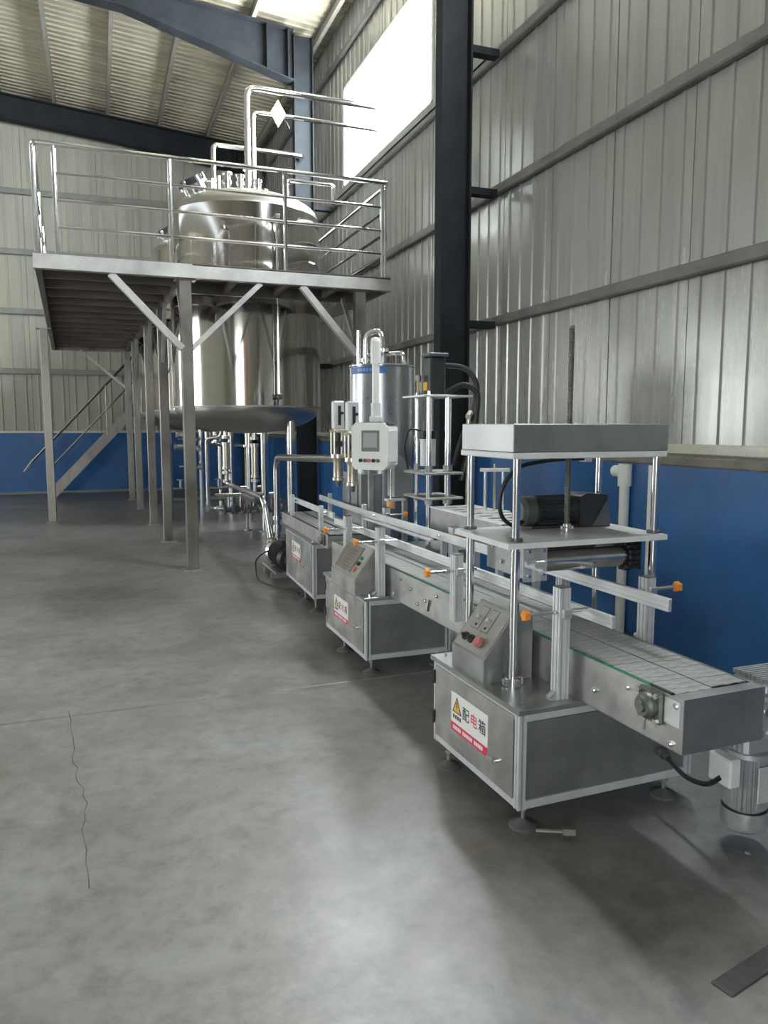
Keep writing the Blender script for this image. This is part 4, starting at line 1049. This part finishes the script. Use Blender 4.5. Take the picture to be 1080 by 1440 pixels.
# four-rod head with dark motor and hoses
rm = thing('cap_feeder', 'rod column feeder with dark motor and hoses beside the steel column', 'machine', (2.38, 5.12, 0))
rods = [(2.25, 5.29, .016), (2.21, 4.98, .018), (2.38, 5.02, .024), (2.50, 5.27, .016)]
for (x, y, r) in rods:
    p = part('rod', G().cyl((x, y, .70), (x, y, 1.80), r, 14), 'chrome', rm)
    part('collar', G().cyl((x, y, 1.263), (x, y, 1.31), r * 1.5, 14), 'dull_steel', p); part('collar', G().cyl((x, y, 1.03), (x, y, 1.064), r * 1.5, 14), 'dull_steel', p)
    part('cap_nut', G().cyl((x, y, 1.815), (x, y, 1.84), .014, 6), 'chrome', p)
part('top_plate', G().box(2.15, 2.53, 4.93, 5.34, 1.80, 1.815, .002), 'aluminium', rm)
part('cross_plate', G().box(2.16, 2.47, 4.94, 5.34, 1.245, 1.262, .003), 'dull_steel', rm)
part('cross_plate', G().box(2.16, 2.47, 4.94, 5.34, 1.065, 1.082, .003), 'dull_steel', rm)
part('base_plate', G().box(2.14, 2.50, 4.90, 5.38, .68, .70, .003), 'dull_steel', rm)
for (x, y) in ((2.18, 4.96), (2.46, 4.96), (2.18, 5.33), (2.46, 5.33)): part('leg', G().box(x - .02, x + .02, y - .02, y + .02, 0, .68, .002), 'aluminium', rm)
mt = part('drive_motor', G().box(2.24, 2.36, 5.02, 5.15, 1.815, 2.09, .012), 'motor_dark', rm)
part('motor_cap', G().box(2.225, 2.375, 5.005, 5.165, 2.09, 2.115, .006), 'motor_grey', mt)
part('yellow_tag', G().box(2.232, 2.24, 5.08, 5.14, 1.85, 1.91), 'label_yellow', mt, 'small yellow tag')
part('hose_fitting', G().cyl((2.20, 5.15, 1.815), (2.20, 5.15, 1.96), .014, 10).cyl((2.20, 5.15, 1.92), (2.20, 5.15, 1.96), .022, 10), 'chrome', mt)
part('hose', G().tube([(2.36, 5.06, 2.03), (2.52, 5.02, 2.02), (2.60, 4.98, 1.90), (2.58, 5.0, 1.70), (2.50, 5.05, 1.5), (2.47, 5.1, 1.3)], .02, 10, .1), 'cable_black', rm)
part('hose', G().tube([(2.34, 4.98, 1.83), (2.46, 4.93, 1.90), (2.56, 4.90, 1.84), (2.56, 4.95, 1.55), (2.48, 5.0, 1.20)], .022, 10, .1), 'cable_black', rm)
part('air_cylinder', G().cyl((2.26, 5.18, 1.30), (2.26, 5.18, 1.50), .028, 16).cyl((2.31, 5.14, 1.30), (2.31, 5.14, 1.50), .026, 16), 'white_board', rm)
part('air_valve', G().box(2.23, 2.34, 5.12, 5.21, 1.50, 1.56, .006), 'motor_dark', rm)
part('air_hose', G().tube([(2.24, 5.2, 1.56), (2.18, 5.28, 1.58), (2.16, 5.33, 1.45), (2.19, 5.32, 1.27)], .007, 8, .05), 'cable_black', rm)
part('piston_rod', G().cyl((2.29, 5.15, 1.30), (2.29, 5.15, .72), .016, 12), 'motor_dark', rm)
part('side_post', G().cyl((2.52, 4.97, 0), (2.52, 4.97, 1.66), .017, 12).cyl((2.50, 4.94, 1.66), (2.54, 4.98, 1.69), .022, 8), 'brassy_steel', rm)

# slotted box behind the conveyor
bx_ = thing('slotted_housing', 'long grey housing with slotted lid behind the conveyor', 'machine housing', (2.2, 4.4, 0))
part('housing', G().box(2.205, 2.212, 3.90, 4.93, .86, 1.0165).box(2.543, 2.55, 3.90, 4.93, .86, 1.0165).box(2.212, 2.543, 3.90, 3.907, .86, 1.0165)
     .box(2.212, 2.543, 4.923, 4.93, .86, 1.0165).box(2.212, 2.543, 3.907, 4.923, .86, .868), 'dull_steel', bx_)
lg = G()
for a, b_ in ((2.20, 2.26), (2.36, 2.40), (2.50, 2.555)): lg.box(a, b_, 3.895, 4.935, 1.0155, 1.022)
edges = [3.895] + [v for k in range(7) for v in (4.0 + k * .13, 4.06 + k * .13)] + [4.935]
for a, b_ in zip(edges[0::2], edges[1::2]):
    lg.box(2.26, 2.36, a, b_, 1.0155, 1.022); lg.box(2.40, 2.50, a, b_, 1.0155, 1.022)
part('lid', lg, 'aluminium', bx_)                       # two rows of open slots
part('end_wedge', G().prism([(4.929, .86), (4.955, .86), (4.929, 1.0)], 2.24, 2.36, 'x'), 'white_board', bx_)
for (x, y) in ((2.25, 4.0), (2.51, 4.0), (2.25, 4.80), (2.51, 4.80)): part('leg', G().box(x - .02, x + .02, y - .02, y + .02, 0, .86, .002), 'aluminium', bx_)
ss = thing('height_stand', 'small two-rod stand with threaded centre screw on the slotted housing', 'stand', (2.5, 4.55, 1.023))
ax, ay = 2.46, 4.46
for d in (-.055, .055): part('rod', G().cyl((ax + d, ay - d * .4, 1.022), (ax + d, ay - d * .4, 1.295), .012, 12), 'chrome', ss)
part('cross_bar', G().bar((ax - .09, ay + .036, 1.305), (ax + .09, ay - .036, 1.305), .05, .022), 'aluminium', ss)
tsg = G().cyl((ax, ay, 1.024), (ax, ay, 1.345), .007, 10)
for k in range(40): tsg.lathe([(.007, 1.03 + k * .0065), (.0095, 1.0325 + k * .0065), (.007, 1.035 + k * .0065)], (ax, ay, 0), 8)
part('screw', tsg, 'brassy_steel', ss)
part('base', G().box(ax - .09, ax + .09, ay - .06, ay + .06, 1.0215, 1.032, .002), 'aluminium', ss)

# conduits on the blue wall
pv = thing('wall_conduit', 'white plastic conduit with tee joint running down the blue wall', 'conduit', (3.733, 4.74, 0))
part('tube', G().cyl((3.733, 4.74, 0), (3.733, 4.74, 1.31), .038, 16), 'white_plastic', pv)
part('tee_joint', G().cyl((3.733, 4.74, 1.14), (3.733, 4.74, 1.31), .052, 16).cyl((3.733, 4.74, 1.25), (3.733, 4.86, 1.25), .045, 16), 'white_plastic', pv)
pv2 = thing('wall_conduit', 'thin white conduit curving at its foot on the blue wall', 'conduit', (3.751, 4.47, 0))
part('tube', G().tube([(3.751, 4.47, 1.31), (3.751, 4.47, .06), (3.751, 4.57, .02)], .02, 12, .06), 'white_plastic', pv2)

# bits on the floor
o = obj('floor_plank', None or G().box(-.17, .17, -.034, .034, 0, .006, .002).mesh('wood_dark'), None, (1.765, 1.560, 0), (0, 0, math.radians(12)))
tag(o, 'dark flat strip of board lying on the bare concrete', 'board')
for (x, y, s) in ((2.22, 2.03, .012), ):
    g = G().lathe([(0, 0), (s, .002), (s * .8, s * .7), (0, s)], (0, 0, 0), 7)
    tag(obj('pebble', g.mesh('stone'), None, (x, y, 0)), 'small stone on the floor below the gear motor', 'stone')
for o in bpy.data.objects:
    if 'off' in o: del o['off']
